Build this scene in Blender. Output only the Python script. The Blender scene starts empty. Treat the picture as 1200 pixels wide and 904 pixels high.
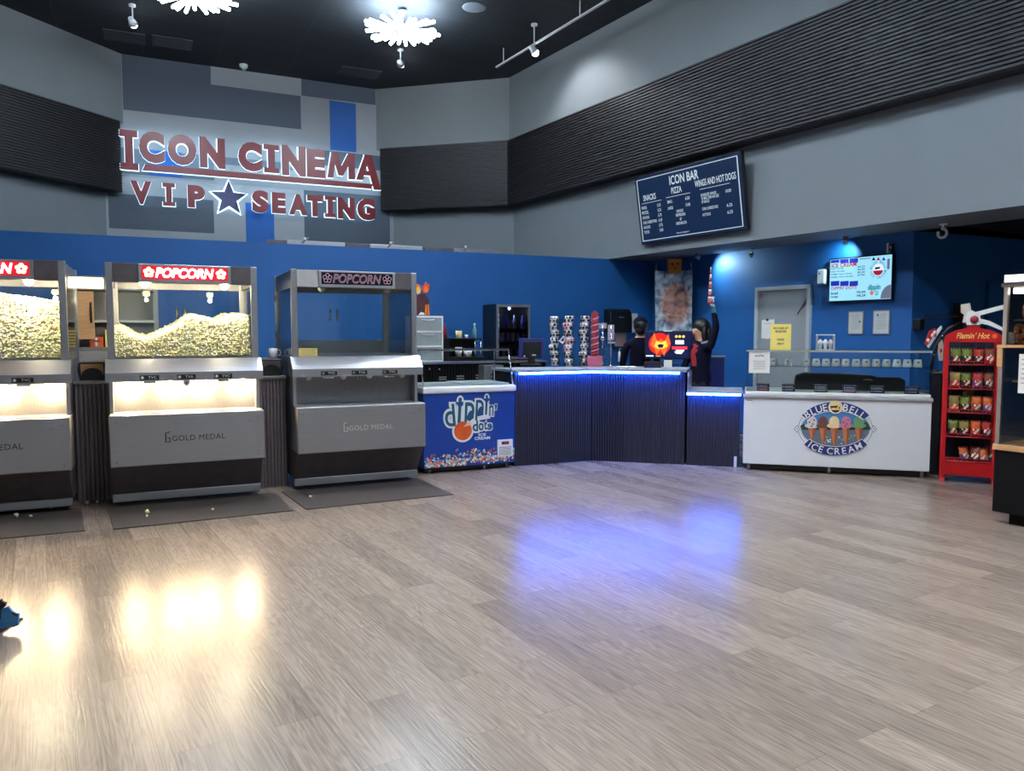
import bpy, bmesh, math, random
import numpy as np
from mathutils import Vector, Matrix, noise
random.seed(7)
C = bpy.context.scene.collection
sc = bpy.context.scene
PI = math.pi

# ------------------------------------------------------------------ survey of the place
# Camera: 1.5 m above the floor, focal length 903 px of a 1200 px frame, pitched 3.93 degrees down.
CAM_H, FPX, PITCH = 1.5, 903.0, math.radians(3.93)
def ray(px, py):
    x = (px-600)/FPX; y = -(py-452)/FPX
    return (x, math.cos(PITCH)+y*math.sin(PITCH), -math.sin(PITCH)+y*math.cos(PITCH))
def atz(px, py, z=0.0):
    r = ray(px, py); t = (z-CAM_H)/r[2]
    return (r[0]*t, r[1]*t, z)
class Fr:
    """a local frame on the floor: u to the right, v to the back, z up"""
    def __init__(s, x, y, deg):
        s.x, s.y, s.deg = x, y, deg; s.t = math.radians(deg); s.c, s.s = math.cos(s.t), math.sin(s.t)
    def w(s, u, v, z=0.0): return (s.x+u*s.c-v*s.s, s.y+u*s.s+v*s.c, z)
    def l(s, X, Y):
        dx, dy = X-s.x, Y-s.y
        return (dx*s.c+dy*s.s, -dx*s.s+dy*s.c)
    def px(s, px, py, v=0.0):
        r = ray(px, py); n = (-s.s, s.c); p = s.w(0, v)
        t = (p[0]*n[0]+p[1]*n[1])/(r[0]*n[0]+r[1]*n[1])
        u, _ = s.l(r[0]*t, r[1]*t)
        return (u, CAM_H+r[2]*t)
    def g(s, px, py, z=0.0):
        q = atz(px, py, z); return s.l(q[0], q[1])
    def box(s, x0, y0, x1, y1, v=0.0):
        xm, ym = (x0+x1)/2, (y0+y1)/2
        return (s.px(x0, ym, v)[0], s.px(x1, ym, v)[0], s.px(xm, y1, v)[1], s.px(xm, y0, v)[1])
    def at(s, u, v, z=0.0, turn=0.0): return (s.w(u, v, z), math.radians(s.deg+turn))

# ------------------------------------------------------------------ materials
def lin(c):
    return tuple(((k/255)/12.92 if k/255 <= 0.04045 else ((k/255+0.055)/1.055)**2.4) for k in c)+(1.0,)
MATS = {}
def mat(name, col, rough=0.5, metal=0.0, var=0.06, scale=14.0, bump=0.0, stretch=None, spec=0.5, emit=None, power=0.0, coat=0.0, sample=False):
    if name in MATS: return MATS[name]
    m = bpy.data.materials.new(name); m.use_nodes = True
    nt = m.node_tree; b = nt.nodes['Principled BSDF']
    b.inputs['Roughness'].default_value = rough; b.inputs['Metallic'].default_value = metal
    b.inputs['Specular IOR Level'].default_value = spec
    if coat: b.inputs['Coat Weight'].default_value = coat; b.inputs['Coat Roughness'].default_value = 0.1
    L = lin(col)
    tc = nt.nodes.new('ShaderNodeTexCoord'); mp = nt.nodes.new('ShaderNodeMapping')
    if stretch: mp.inputs['Scale'].default_value = stretch
    nz = nt.nodes.new('ShaderNodeTexNoise'); nz.inputs['Scale'].default_value = scale; nz.inputs['Detail'].default_value = 3
    nt.links.new(tc.outputs['Object'], mp.inputs['Vector']); nt.links.new(mp.outputs['Vector'], nz.inputs['Vector'])
    rp = nt.nodes.new('ShaderNodeValToRGB')
    rp.color_ramp.elements[0].position = 0.3; rp.color_ramp.elements[1].position = 0.7
    rp.color_ramp.elements[0].color = tuple(k*(1-var) for k in L[:3])+(1,)
    rp.color_ramp.elements[1].color = tuple(min(1, k*(1+var)) for k in L[:3])+(1,)
    nt.links.new(nz.outputs['Fac'], rp.inputs['Fac']); nt.links.new(rp.outputs['Color'], b.inputs['Base Color'])
    if bump:
        bp = nt.nodes.new('ShaderNodeBump'); bp.inputs['Strength'].default_value = bump; bp.inputs['Distance'].default_value = 0.01
        nt.links.new(nz.outputs['Fac'], bp.inputs['Height']); nt.links.new(bp.outputs['Normal'], b.inputs['Normal'])
    if emit:
        m.cycles.emission_sampling = 'AUTO' if sample else 'NONE'
        b.inputs['Emission Color'].default_value = lin(emit); b.inputs['Emission Strength'].default_value = power
    MATS[name] = m; return m
def glass_mat(name, tint, refl=0.9, rough=0.02):
    m = bpy.data.materials.new(name); m.use_nodes = True
    nt = m.node_tree; nt.nodes.clear()
    o = nt.nodes.new('ShaderNodeOutputMaterial'); mx = nt.nodes.new('ShaderNodeMixShader')
    t = nt.nodes.new('ShaderNodeBsdfTransparent'); g = nt.nodes.new('ShaderNodeBsdfGlossy'); f = nt.nodes.new('ShaderNodeFresnel')
    mu = nt.nodes.new('ShaderNodeMath'); mu.operation = 'MULTIPLY'; mu.inputs[1].default_value = refl
    t.inputs['Color'].default_value = tint+(1,); g.inputs['Roughness'].default_value = rough; f.inputs['IOR'].default_value = 1.45
    nt.links.new(f.outputs[0], mu.inputs[0]); nt.links.new(mu.outputs[0], mx.inputs[0])
    nt.links.new(t.outputs[0], mx.inputs[1]); nt.links.new(g.outputs[0], mx.inputs[2]); nt.links.new(mx.outputs[0], o.inputs[0])
    MATS[name] = m; return m

STEEL = mat('brushed_steel', (164, 166, 171), 0.38, 0.85, 0.05, 5, 0.02, (1, 1, 24))
STEELD = mat('dull_steel', (134, 135, 139), 0.42, 0.75, 0.12, 7, 0.03, (30, 1, 1))
CHROME = mat('chrome', (215, 218, 222), 0.12, 1.0, 0.02)
DARKP = mat('dark_panel', (86, 80, 83), 0.5, 0.2, 0.15, 8)
BLACK = mat('black_plastic', (13, 13, 15), 0.38, 0, 0.15)
BLACKM = mat('black_matte', (12, 12, 14), 0.8, 0, 0.15, spec=0.15)
RIBD = mat('ribbed_charcoal', (118, 110, 114), 0.42, 0.3, 0.06)
RIBBAR = mat('ribbed_bar_front', (50, 50, 62), 0.4, 0.2, 0.06)
BANDM = mat('slatted_band', (38, 37, 41), 0.5, 0.1, 0.10)
WHITE = mat('white_plastic', (226, 228, 232), 0.35, 0, 0.03)
WHITEM = mat('white_paint', (214, 218, 226), 0.3, 0, 0.02, 5)
PAPER = mat('paper', (222, 222, 218), 0.8, 0, 0.03)
YELLOWP = mat('yellow_paper', (236, 218, 120), 0.8, 0, 0.03)
INK = mat('ink', (38, 38, 42), 0.7, 0, 0.05)
GREYINK = mat('grey_ink', (128, 130, 134), 0.8, 0, 0.05)
RUBBER = mat('rubber_mat', (58, 50, 47), 0.7, 0, 0.2, 60, 0.3)
RED = mat('red_paint', (176, 14, 22), 0.35, 0, 0.06)
LETRED = mat('sign_red', (132, 10, 26), 0.35, 0, 0.05, 5)
STARBLUE = mat('sign_blue', (26, 32, 92), 0.2, 0.1, 0.05, 5, coat=0.4)
NAVY = mat('navy', (22, 34, 104), 0.4, 0, 0.05)
CABBLUE = mat('cabinet_blue', (16, 62, 148), 0.35, 0, 0.12, 2.2)
TEAL = mat('teal_ink', (12, 88, 104), 0.5, 0, 0.04)
ORANGE = mat('orange', (222, 92, 28), 0.5, 0, 0.08)
CREAM = mat('cream', (238, 214, 150), 0.6, 0, 0.05)
WOOD = mat('light_wood', (196, 150, 104), 0.5, 0, 0.12, 9, 0, (1, 1, 12))
GLASS = glass_mat('clear_glass', (0.93, 0.96, 0.96), 0.8)
GLASSD = glass_mat('smoked_glass', (0.55, 0.6, 0.62), 0.9)
FROST = mat('frosted_plastic', (196, 206, 210), 0.35, 0, 0.04)
CREAMT = mat('pale_grey_wall', (150, 154, 160), 0.7, 0, 0.03, 2)

# ------------------------------------------------------------------ mesh builder
_tc = {}
def tmesh(s, off=0.0, shear=0.0, bevel=0.0, ext=0.0, spacing=1.0):
    k = (s, off, shear, bevel, ext, spacing)
    if k in _tc: return _tc[k]
    cu = bpy.data.curves.new('t', 'FONT'); cu.body = s; cu.offset = off; cu.shear = shear; cu.resolution_u = 4
    cu.space_character = spacing; cu.extrude = ext
    if bevel: cu.fill_mode = 'NONE'; cu.bevel_depth = bevel; cu.bevel_resolution = 1
    o = bpy.data.objects.new('t', cu); C.objects.link(o); bpy.context.view_layer.update()
    me = bpy.data.meshes.new_from_object(o.evaluated_get(bpy.context.evaluated_depsgraph_get()))
    v = [tuple(q.co) for q in me.vertices]; f = [tuple(p.vertices) for p in me.polygons]
    bpy.data.objects.remove(o); bpy.data.curves.remove(cu); bpy.data.meshes.remove(me)
    _tc[k] = (v, f); return v, f

class MB:
    def __init__(s): s.V, s.F, s.I, s.S, s.M = [], [], [], [], []
    def mi(s, m):
        if m not in s.M: s.M.append(m)
        return s.M.index(m)
    def add(s, v, f, m, smooth=False):
        n = len(s.V); i = s.mi(m); s.V += [tuple(q) for q in v]
        for p in f: s.F.append([n+k for k in p]); s.I.append(i); s.S.append(smooth)
        return s
    def box(s, a, b, c, d, e, f, m, bev=0.0):
        if a > b: a, b = b, a
        if c > d: c, d = d, c
        if e > f: e, f = f, e
        if bev:
            bm = bmesh.new(); bmesh.ops.create_cube(bm, size=1)
            for q in bm.verts: q.co = Vector(((a+b)/2+q.co.x*(b-a), (c+d)/2+q.co.y*(d-c), (e+f)/2+q.co.z*(f-e)))
            bmesh.ops.bevel(bm, geom=bm.edges[:], offset=min(bev, (b-a)*.45, (d-c)*.45, (f-e)*.45), segments=2, affect='EDGES', profile=0.5)
            return s.bm(bm, m)
        v = [(x, y, z) for z in (e, f) for y in (c, d) for x in (a, b)]
        return s.add(v, [(0, 2, 3, 1), (4, 5, 7, 6), (0, 1, 5, 4), (2, 6, 7, 3), (0, 4, 6, 2), (1, 3, 7, 5)], m)
    def bm(s, bm, m, smooth=False):
        bm.verts.index_update(); s.add([q.co[:] for q in bm.verts], [[w.index for w in p.verts] for p in bm.faces], m, smooth); bm.free(); return s
    def prism(s, pts, a, b, m, axis='v', smooth=False):
        """polygon pts: (u,z) pushed from v=a to v=b, (v,z) along u, or (u,v) along z"""
        n = len(pts)
        def q(p, t): return (p[0], t, p[1]) if axis == 'v' else ((t, p[0], p[1]) if axis == 'u' else (p[0], p[1], t))
        v = [q(p, a) for p in pts]+[q(p, b) for p in pts]
        s.add(v, [list(range(n)), list(range(2*n-1, n-1, -1))], m)
        k = len(s.V)-2*n; i = s.mi(m)
        for j in range(n):
            s.F.append([k+j, k+n+j, k+n+(j+1) % n, k+(j+1) % n]); s.I.append(i); s.S.append(smooth)
        return s
    def cyl(s, p, q, r, r2=None, m=None, seg=14, smooth=True):
        r2 = r if r2 is None else r2
        p, q = Vector(p), Vector(q); d = (q-p).normalized(); a = d.orthogonal().normalized(); b = d.cross(a)
        v = []
        for c, rr in ((p, r), (q, r2)):
            for k in range(seg):
                t = 2*PI*k/seg; v.append(c+a*math.cos(t)*rr+b*math.sin(t)*rr)
        n = len(s.V); s.add(v, [], m); i = s.mi(m)
        for k in range(seg):
            s.F.append([n+k, n+(k+1) % seg, n+seg+(k+1) % seg, n+seg+k]); s.I.append(i); s.S.append(smooth)
        s.F.append([n+k for k in range(seg-1, -1, -1)]); s.I.append(i); s.S.append(False)
        s.F.append([n+seg+k for k in range(seg)]); s.I.append(i); s.S.append(False)
        return s
    def tube(s, pts, r, m, seg=8, taper=None):
        pts = [Vector(p) for p in pts]; n0 = len(s.V); i = s.mi(m); up = None
        for j, p in enumerate(pts):
            d = (pts[min(j+1, len(pts)-1)]-pts[max(j-1, 0)]).normalized()
            a = d.orthogonal().normalized() if up is None else (up-d*up.dot(d)).normalized()
            up = a; b = d.cross(a); rr = r if taper is None else taper[j]
            for k in range(seg):
                t = 2*PI*k/seg; s.V.append(tuple(p+a*math.cos(t)*rr+b*math.sin(t)*rr))
        for j in range(len(pts)-1):
            for k in range(seg):
                s.F.append([n0+j*seg+k, n0+j*seg+(k+1) % seg, n0+(j+1)*seg+(k+1) % seg, n0+(j+1)*seg+k]); s.I.append(i); s.S.append(True)
        s.F.append([n0+k for k in range(seg-1, -1, -1)]); s.I.append(i); s.S.append(False)
        e = n0+(len(pts)-1)*seg; s.F.append([e+k for k in range(seg)]); s.I.append(i); s.S.append(False)
        return s
    def lathe(s, prof, c, m, seg=20, smooth=True):
        n0 = len(s.V); i = s.mi(m)
        for r, z in prof:
            for k in range(seg):
                t = 2*PI*k/seg; s.V.append((c[0]+r*math.cos(t), c[1]+r*math.sin(t), c[2]+z))
        for j in range(len(prof)-1):
            for k in range(seg):
                s.F.append([n0+j*seg+k, n0+j*seg+(k+1) % seg, n0+(j+1)*seg+(k+1) % seg, n0+(j+1)*seg+k]); s.I.append(i); s.S.append(smooth)
        s.F.append([n0+k for k in range(seg-1, -1, -1)]); s.I.append(i); s.S.append(False)
        e = n0+(len(prof)-1)*seg; s.F.append([e+k for k in range(seg)]); s.I.append(i); s.S.append(False)
        return s
    def ball(s, c, r, m, sub=2, sc_=(1, 1, 1), rot=None, wob=0.0):
        bm = bmesh.new(); bmesh.ops.create_icosphere(bm, subdivisions=sub, radius=1)
        R = rot or Matrix.Identity(3); sd = Vector((random.random()*50, 0, 0))
        for q in bm.verts:
            k = 1+wob*noise.noise(q.co*1.7+sd) if wob else 1
            w = R @ Vector((q.co.x*sc_[0], q.co.y*sc_[1], q.co.z*sc_[2])); q.co = Vector(c)+w*r*k
        return s.bm(bm, m, True)
    def poly(s, pts, v, m):   # flat (u,z) polygon facing the room
        return s.add([(p[0], v, p[1]) for p in pts], [list(range(len(pts)))], m)
    def rect(s, a, b, c, d, v, m): return s.poly([(a, c), (b, c), (b, d), (a, d)], v, m)
    def disc(s, u, z, r, v, m, seg=20, rz=None):
        rz = rz or r
        return s.poly([(u+r*math.cos(2*PI*k/seg), z+rz*math.sin(2*PI*k/seg)) for k in range(seg)], v, m)
    def text(s, t, fit, v, m, off=0.0, shear=0.0, bevel=0.0, deep=0.0, keep=False, align='c', spacing=1.0):
        V, F = tmesh(t, off, shear, bevel, 0.5 if deep else 0.0, spacing)
        if not V: return s
        xs = [p[0] for p in V]; ys = [p[1] for p in V]; zs = [p[2] for p in V]
        x0, x1, y0, y1 = min(xs), max(xs), min(ys), max(ys); a, b, c, d = fit
        kx = (b-a)/(x1-x0); ky = (d-c)/(y1-y0)
        if keep:
            kx = min(kx, ky) if keep is True else kx; ky = kx if keep is True else ky
        w = (x1-x0)*kx; ox = {'c': (a+b)/2-w/2, 'l': a, 'r': b-w}[align]
        kz = deep/(max(zs)-min(zs)) if deep else (kx if bevel else 0.0)
        zc = max(zs) if deep else 0.0
        return s.add([(ox+(p[0]-x0)*kx, v-(p[2]-zc)*kz if deep else v-p[2]*kz, c+(p[1]-y0)*ky) for p in V], F, m)
    def build(s, name, parent=None, bevel=0.0, loc=None, rz=0.0, kind=None, smooth_angle=None):
        me = bpy.data.meshes.new(name); me.from_pydata(s.V, [], s.F); 
        for m in s.M: me.materials.append(m)
        me.polygons.foreach_set('material_index', s.I); me.polygons.foreach_set('use_smooth', s.S)
        me.validate(); me.update()
        o = bpy.data.objects.new(name, me); C.objects.link(o)
        if parent: o.parent = parent
        if loc: o.location = loc
        o.rotation_euler.z = rz
        if kind: o['kind'] = kind
        if bevel:
            b = o.modifiers.new('bevel', 'BEVEL'); b.width = bevel; b.segments = 2; b.limit_method = 'ANGLE'
        return o
def normals(o):
    bm = bmesh.new(); bm.from_mesh(o.data); bmesh.ops.recalc_face_normals(bm, faces=bm.faces); bm.to_mesh(o.data); bm.free(); return o
def tag(o, label, cat, group=None, kind=None):
    o['label'] = label; o['category'] = cat
    if group: o['group'] = group
    if kind: o['kind'] = kind
    return o
def thing(name, label, cat, pos, group=None):
    o = bpy.data.objects.new(name, None); C.objects.link(o); o.empty_display_size = 0.2
    o.location = pos[0]; o.rotation_euler.z = pos[1]
    return tag(o, label, cat, group)
def solo(mb, name, label, cat, pos, group=None, bevel=0.0):
    return tag(mb.build(name, None, bevel, pos[0], pos[1]), label, cat, group)
def copy_tree(o, parent=None):
    c = o.copy(); C.objects.link(c)
    if parent is not None: c.parent = parent
    for ch in list(o.children): copy_tree(ch, c)
    return c
def struct(mb, name, loc=(0, 0, 0), rz=0.0): return mb.build(name, None, 0, loc, rz, 'structure')
def wavy(mb, u0, u1, z0, z1, v, pitch, amp, m, axis='u'):
    """corrugated sheet facing the room; ridges run up (axis u) or along (axis z)"""
    L = (u1-u0) if axis == 'u' else (z1-z0); n = max(2, round(L/pitch)); pr = []
    for k in range(n):
        for f, d in ((0.0, 0), (0.18, 0), (0.30, 1), (0.78, 1), (0.90, 0)): pr.append(((k+f)/n*L, v-amp*d))
    pr.append((L, v)); V = []; F = []
    for t, d in pr:
        if axis == 'u': V += [(u0+t, d, z0), (u0+t, d, z1)]
        else: V += [(u1, d, z0+t), (u0, d, z0+t)]
    for k in range(len(pr)-1): F.append((2*k, 2*k+2, 2*k+3, 2*k+1))
    mb.add(V, F, m); return mb

# ------------------------------------------------------------------ camera, world, colour management
cam = bpy.data.objects.new('camera', bpy.data.cameras.new('camera')); C.objects.link(cam); sc.camera = cam
cam.location = (0, 0, CAM_H); cam.rotation_euler = (PI/2-PITCH, 0, 0)
cam.data.sensor_width = 36; cam.data.lens = FPX/1200*36; cam.data.clip_start = 0.05; cam.data.clip_end = 80
sc.view_settings.view_transform = 'Standard'; sc.view_settings.look = 'None'
sc.view_settings.gamma = 1; sc.view_settings.use_curve_mapping = False; sc.view_settings.exposure = 0.33
w = bpy.data.worlds.new('world'); sc.world = w; w.use_nodes = True
w.node_tree.nodes['Background'].inputs[0].default_value = (0.80, 0.88, 1.0, 1); w.node_tree.nodes['Background'].inputs[1].default_value = 0.5
cy = sc.cycles; cy.max_bounces = 8; cy.diffuse_bounces = 4; cy.glossy_bounces = 4; cy.transparent_max_bounces = 24
cy.transmission_bounces = 4; cy.sample_clamp_indirect = 6; cy.caustics_reflective = False; cy.caustics_refractive = False

# ------------------------------------------------------------------ setting: frames of the walls
CEIL = 6.37
FL = Fr(1.552, 12.80, 25)            # blue partition behind the popcorn machines
FB = Fr(3.13, 12.01, -58.4)          # blue back wall with the door
FS = Fr(1.552, 12.853, -58.4)        # lower face of the long soffit on the right
P597, P440, P142, P0 = (-.0487, 15.114), (-2.728, 15.818), (-6.844, 13.848), (-7.608, 11.812)
def fr2(p, q): return Fr(p[0], p[1], math.degrees(math.atan2(q[1]-p[1], q[0]-p[0]))), math.hypot(q[0]-p[0], q[1]-p[1])
FSL, LSL = fr2(P0, P142); FSP, LSP = fr2(P142, P440); FSM, LSM = fr2(P440, P597)
FSR = Fr(P597[0], P597[1], -58.4)

# floor planks
def floor_mat():
    m = bpy.data.materials.new('vinyl_plank_floor'); m.use_nodes = True; nt = m.node_tree; N = nt.nodes.new; LK = nt.links.new
    b = nt.nodes['Principled BSDF']
    tc = N('ShaderNodeTexCoord'); mp = N('ShaderNodeMapping'); mp.inputs['Rotation'].default_value[2] = math.radians(58.4)
    LK(tc.outputs['Object'], mp.inputs['Vector'])
    br = N('ShaderNodeTexBrick'); br.offset = 0.37; br.inputs['Scale'].default_value = 1.0
    br.inputs['Brick Width'].default_value = 1.22; br.inputs['Row Height'].default_value = 0.18
    br.inputs['Mortar Size'].default_value = 0.0012; br.inputs['Mortar Smooth'].default_value = 0.2; br.inputs['Bias'].default_value = 0.0
    br.inputs['Color1'].default_value = (0.0, 0.0, 0.0, 1); br.inputs['Color2'].default_value = (1, 1, 1, 1); br.inputs['Mortar'].default_value = (0.2, 0.2, 0.2, 1)
    LK(mp.outputs[0], br.inputs['Vector'])
    # each plank shifts the grain by its own amount
    sh = N('ShaderNodeVectorMath'); sh.operation = 'MULTIPLY'; sh.inputs[1].default_value = (7.0, 3.0, 11.0); LK(br.outputs['Color'], sh.inputs[0])
    ad = N('ShaderNodeVectorMath'); ad.operation = 'ADD'; LK(mp.outputs[0], ad.inputs[0]); LK(sh.outputs[0], ad.inputs[1])
    sx = N('ShaderNodeVectorMath'); sx.operation = 'MULTIPLY'; sx.inputs[1].default_value = (1.1, 9.0, 1.0); LK(ad.outputs[0], sx.inputs[0])
    n1 = N('ShaderNodeTexNoise'); n1.inputs['Scale'].default_value = 1.0; n1.inputs['Detail'].default_value = 2.0; n1.inputs['Roughness'].default_value = 0.5; LK(sx.outputs[0], n1.inputs['Vector'])
    # ring lines of the grain: contours of the stretched noise
    k = N('ShaderNodeMath'); k.operation = 'MULTIPLY'; k.inputs[1].default_value = 95.0; LK(n1.outputs['Fac'], k.inputs[0])
    sn = N('ShaderNodeMath'); sn.operation = 'SINE'; LK(k.outputs[0], sn.inputs[0])
    ss = N('ShaderNodeVectorMath'); ss.operation = 'MULTIPLY'; ss.inputs[1].default_value = (3.0, 125.0, 1.0); LK(ad.outputs[0], ss.inputs[0])
    n2 = N('ShaderNodeTexNoise'); n2.inputs['Scale'].default_value = 1.0; n2.inputs['Detail'].default_value = 4.0; LK(ss.outputs[0], n2.inputs['Vector'])
    n3 = N('ShaderNodeTexNoise'); n3.inputs['Scale'].default_value = 1.3; n3.inputs['Detail'].default_value = 3.0; LK(mp.outputs[0], n3.inputs['Vector'])
    g = N('ShaderNodeMath'); g.operation = 'MULTIPLY_ADD'; g.inputs[1].default_value = 0.085; LK(sn.outputs[0], g.inputs[0]); LK(n2.outputs['Fac'], g.inputs[2])
    rp = N('ShaderNodeValToRGB'); e = rp.color_ramp.elements
    e[0].position = 0.18; e[0].color = FLOOR_D+(1,); e[1].position = 0.82; e[1].color = FLOOR_L+(1,); LK(g.outputs[0], rp.inputs['Fac'])
    hs = N('ShaderNodeHueSaturation'); LK(rp.outputs['Color'], hs.inputs['Color'])
    va = N('ShaderNodeMapRange'); va.inputs['To Min'].default_value = 0.80; va.inputs['To Max'].default_value = 1.12; LK(br.outputs['Color'], va.inputs['Value']); LK(va.outputs[0], hs.inputs['Value'])
    mx = N('ShaderNodeMixRGB'); mx.blend_type = 'MULTIPLY'; mx.inputs['Color2'].default_value = (0.72, 0.70, 0.68, 1); LK(br.outputs['Fac'], mx.inputs['Fac']); LK(hs.outputs['Color'], mx.inputs['Color1'])
    LK(mx.outputs[0], b.inputs['Base Color'])
    rr = N('ShaderNodeMapRange'); rr.inputs['To Min'].default_value = 0.20; rr.inputs['To Max'].default_value = 0.262; LK(n3.outputs['Fac'], rr.inputs['Value']); LK(rr.outputs[0], b.inputs['Roughness'])
    bp = N('ShaderNodeBump'); bp.inputs['Strength'].default_value = 0.32; bp.inputs['Distance'].default_value = 0.002; LK(g.outputs[0], bp.inputs['Height']); LK(bp.outputs[0], b.inputs['Normal'])
    b.inputs['Specular IOR Level'].default_value = 0.40
    return m
FLOOR_D = (0.165, 0.128, 0.103); FLOOR_L = (0.335, 0.272, 0.228)
struct(MB().box(-13, 13, -9, 19, -0.1, 0, floor_mat()), 'floor')

def tile_mat():
    m = bpy.data.materials.new('black_ceiling_tiles'); m.use_nodes = True; nt = m.node_tree; N = nt.nodes.new; LK = nt.links.new
    b = nt.nodes['Principled BSDF']; b.inputs['Roughness'].default_value = 0.75
    tc = N('ShaderNodeTexCoord'); mp = N('ShaderNodeMapping'); mp.inputs['Rotation'].default_value[2] = math.radians(-25); LK(tc.outputs['Object'], mp.inputs['Vector'])
    br = N('ShaderNodeTexBrick'); br.offset = 0.0; br.inputs['Scale'].default_value = 1.0; br.inputs['Brick Width'].default_value = 1.22; br.inputs['Row Height'].default_value = 0.61
    br.inputs['Mortar Size'].default_value = 0.012
    br.inputs['Color1'].default_value = (0.017, 0.021, 0.027, 1); br.inputs['Color2'].default_value = (0.022, 0.026, 0.032, 1); br.inputs['Mortar'].default_value = (0.034, 0.038, 0.043, 1)
    LK(mp.outputs[0], br.inputs['Vector']); LK(br.outputs['Color'], b.inputs['Base Color'])
    return m
struct(MB().box(-13, 13, -9, 19, CEIL, CEIL+0.1, tile_mat()), 'ceiling')

GREYU = mat('upper_wall_grey', (120, 126, 130), 0.65, 0, 0.03, 1.5)
GREYL = mat('lower_soffit_grey', (114, 121, 127), 0.65, 0, 0.03, 1.5)
BLUEW = mat('blue_wall_paint', (16, 84, 150), 0.55, 0, 0.04, 2)
PATCHD = mat('slate_patch', (74, 84, 98), 0.65, 0, 0.03, 2)
PATCHM = mat('steel_grey_patch', (96, 106, 120), 0.65, 0, 0.03, 2)
PATCHB = mat('bright_blue_patch', (8, 88, 168), 0.6, 0, 0.03, 2)
ROOMG = mat('lobby_wall_grey', (120, 124, 130), 0.7, 0, 0.03, 2)

# blue partition, its corner with the back wall at u = 1.05
cu = None
def meet(f, g):     # where the front lines of two frames cross, as u on f
    d = f.c*g.s-f.s*g.c; dx, dy = g.x-f.x, g.y-f.y
    return (dx*g.s-dy*g.c)/d
uLB = meet(FL, FB); uBL = meet(FB, FL)
struct(MB().box(-12.5, uLB+0.01, 0, 0.15, 0, 2.711, BLUEW), 'wall_left', (FL.x, FL.y, 0), FL.t)
uEnd = FB.px(1069, 350)[0]
struct(MB().box(uBL, uEnd, 0, 0.2, 0, 2.711, BLUEW), 'wall_back', (FB.x, FB.y, 0), FB.t)
q = FB.w(uEnd, 0.0)
BLUED = mat('hall_blue_paint', (18, 90, 160), 0.6, 0, 0.04, 2)
FH = Fr(q[0], q[1], 25)
struct(MB().box(0, 7.5, 0.0, 0.2, 0, 2.711, BLUED).box(1.35, 2.5, -0.05, 0.0, 0, 2.15, BLUED), 'wall_hall', (q[0], q[1], 0), FH.t)
# shelf behind the partition's top edge, running back under the upper walls
struct(MB().box(-12.5, uLB-0.6, 0.15, 4.6, 2.55, 2.65, BLACKM), 'trim_1', (FL.x, FL.y, 0), FL.t)

# upper walls, slatted bands, set-back lower walls
BZ0, BZ1 = 3.955, 5.19
def segment(nm, f, L, n, ext0, ext1, bx0, bx1, low=2.56, lowthick=0.3, low0=0.5, low1=0.5):
    struct(MB().box(-ext0, L+ext1, 0, 0.3, BZ1-0.02, CEIL, GREYU), 'wall_upper_'+nm, (f.x, f.y, 0), f.t)
    b = MB(); wavy(b, bx0, bx1, BZ0, BZ1, -0.045, 0.044, 0.020, BANDM, 'z')
    b.box(bx0, bx1, -0.045, 0.2, BZ0, BZ1, BANDM)
    struct(b, 'trim_%d' % n, (f.x, f.y, 0), f.t)
    if low: struct(MB().box(-ext0-low0, L+low1, 0.22, 0.22+lowthick, low, BZ0+0.02, GREYL), 'wall_lower_'+nm, (f.x, f.y, 0), f.t)
segment('left', FSL, LSL, 2, 6.0, 0.0, -6.0, LSL-0.12)
segment('middle', FSM, LSM, 3, 0.0, 0.0, 0.10, LSM)
segment('right', FSR, 16.0, 4, 0.0, 0.0, 0.0, 16.0, low=None)
# long soffit on the right: its lower face, its underside and the dark ceiling of the hall behind it
struct(MB().box(-3.6, 15.0, 0.0, 0.92, 2.711, BZ0+0.02, GREYL), 'wall_lower_right', (FS.x, FS.y, 0), FS.t)
struct(MB().box(uEnd+0.5, 16, 0.02, 9, 2.711, 2.8, BLACKM), 'trim_5', (FB.x, FB.y, 0), FB.t)

# colour-blocked sign wall
b = MB(); b.box(-0.45, LSP+0.45, 0, 0.3, 2.56, BZ1, CREAMT); b.box(0, LSP, 0, 0.3, BZ1, CEIL, CREAMT)
def z4(x, y): return 100+x/3.243, 40+y/3.243
def patch(x0, y0, x1, y1, m, v=-0.004):   # corners in the photograph, taken to the wall
    a = FSP.px(*z4(x0, y0)); c = FSP.px(*z4(x1, y1))
    b.box(max(a[0], -0.4), min(c[0], LSP+0.4), v, 0.01, c[1], min(a[1], CEIL-0.001), m)
patch(137, 70, 820, 362, PATCHD); patch(475, 100, 820, 236, CREAMT, -0.008)
patch(820, 150, 1103, 270, PATCHD); patch(928, 252, 1030, 450, PATCHB)
patch(115, 430, 490, 556, PATCHM); patch(240, 440, 370, 546, PATCHB, -0.008); patch(490, 464, 826, 522, PATCHM)
patch(826, 434, 1130, 520, PATCHD); patch(86, 604, 490, 758, PATCHD); patch(608, 640, 719, 800, PATCHB); patch(830, 593, 1158, 810, PATCHD)
struct(b, 'wall_sign', (FSP.x, FSP.y, 0), FSP.t)
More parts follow.
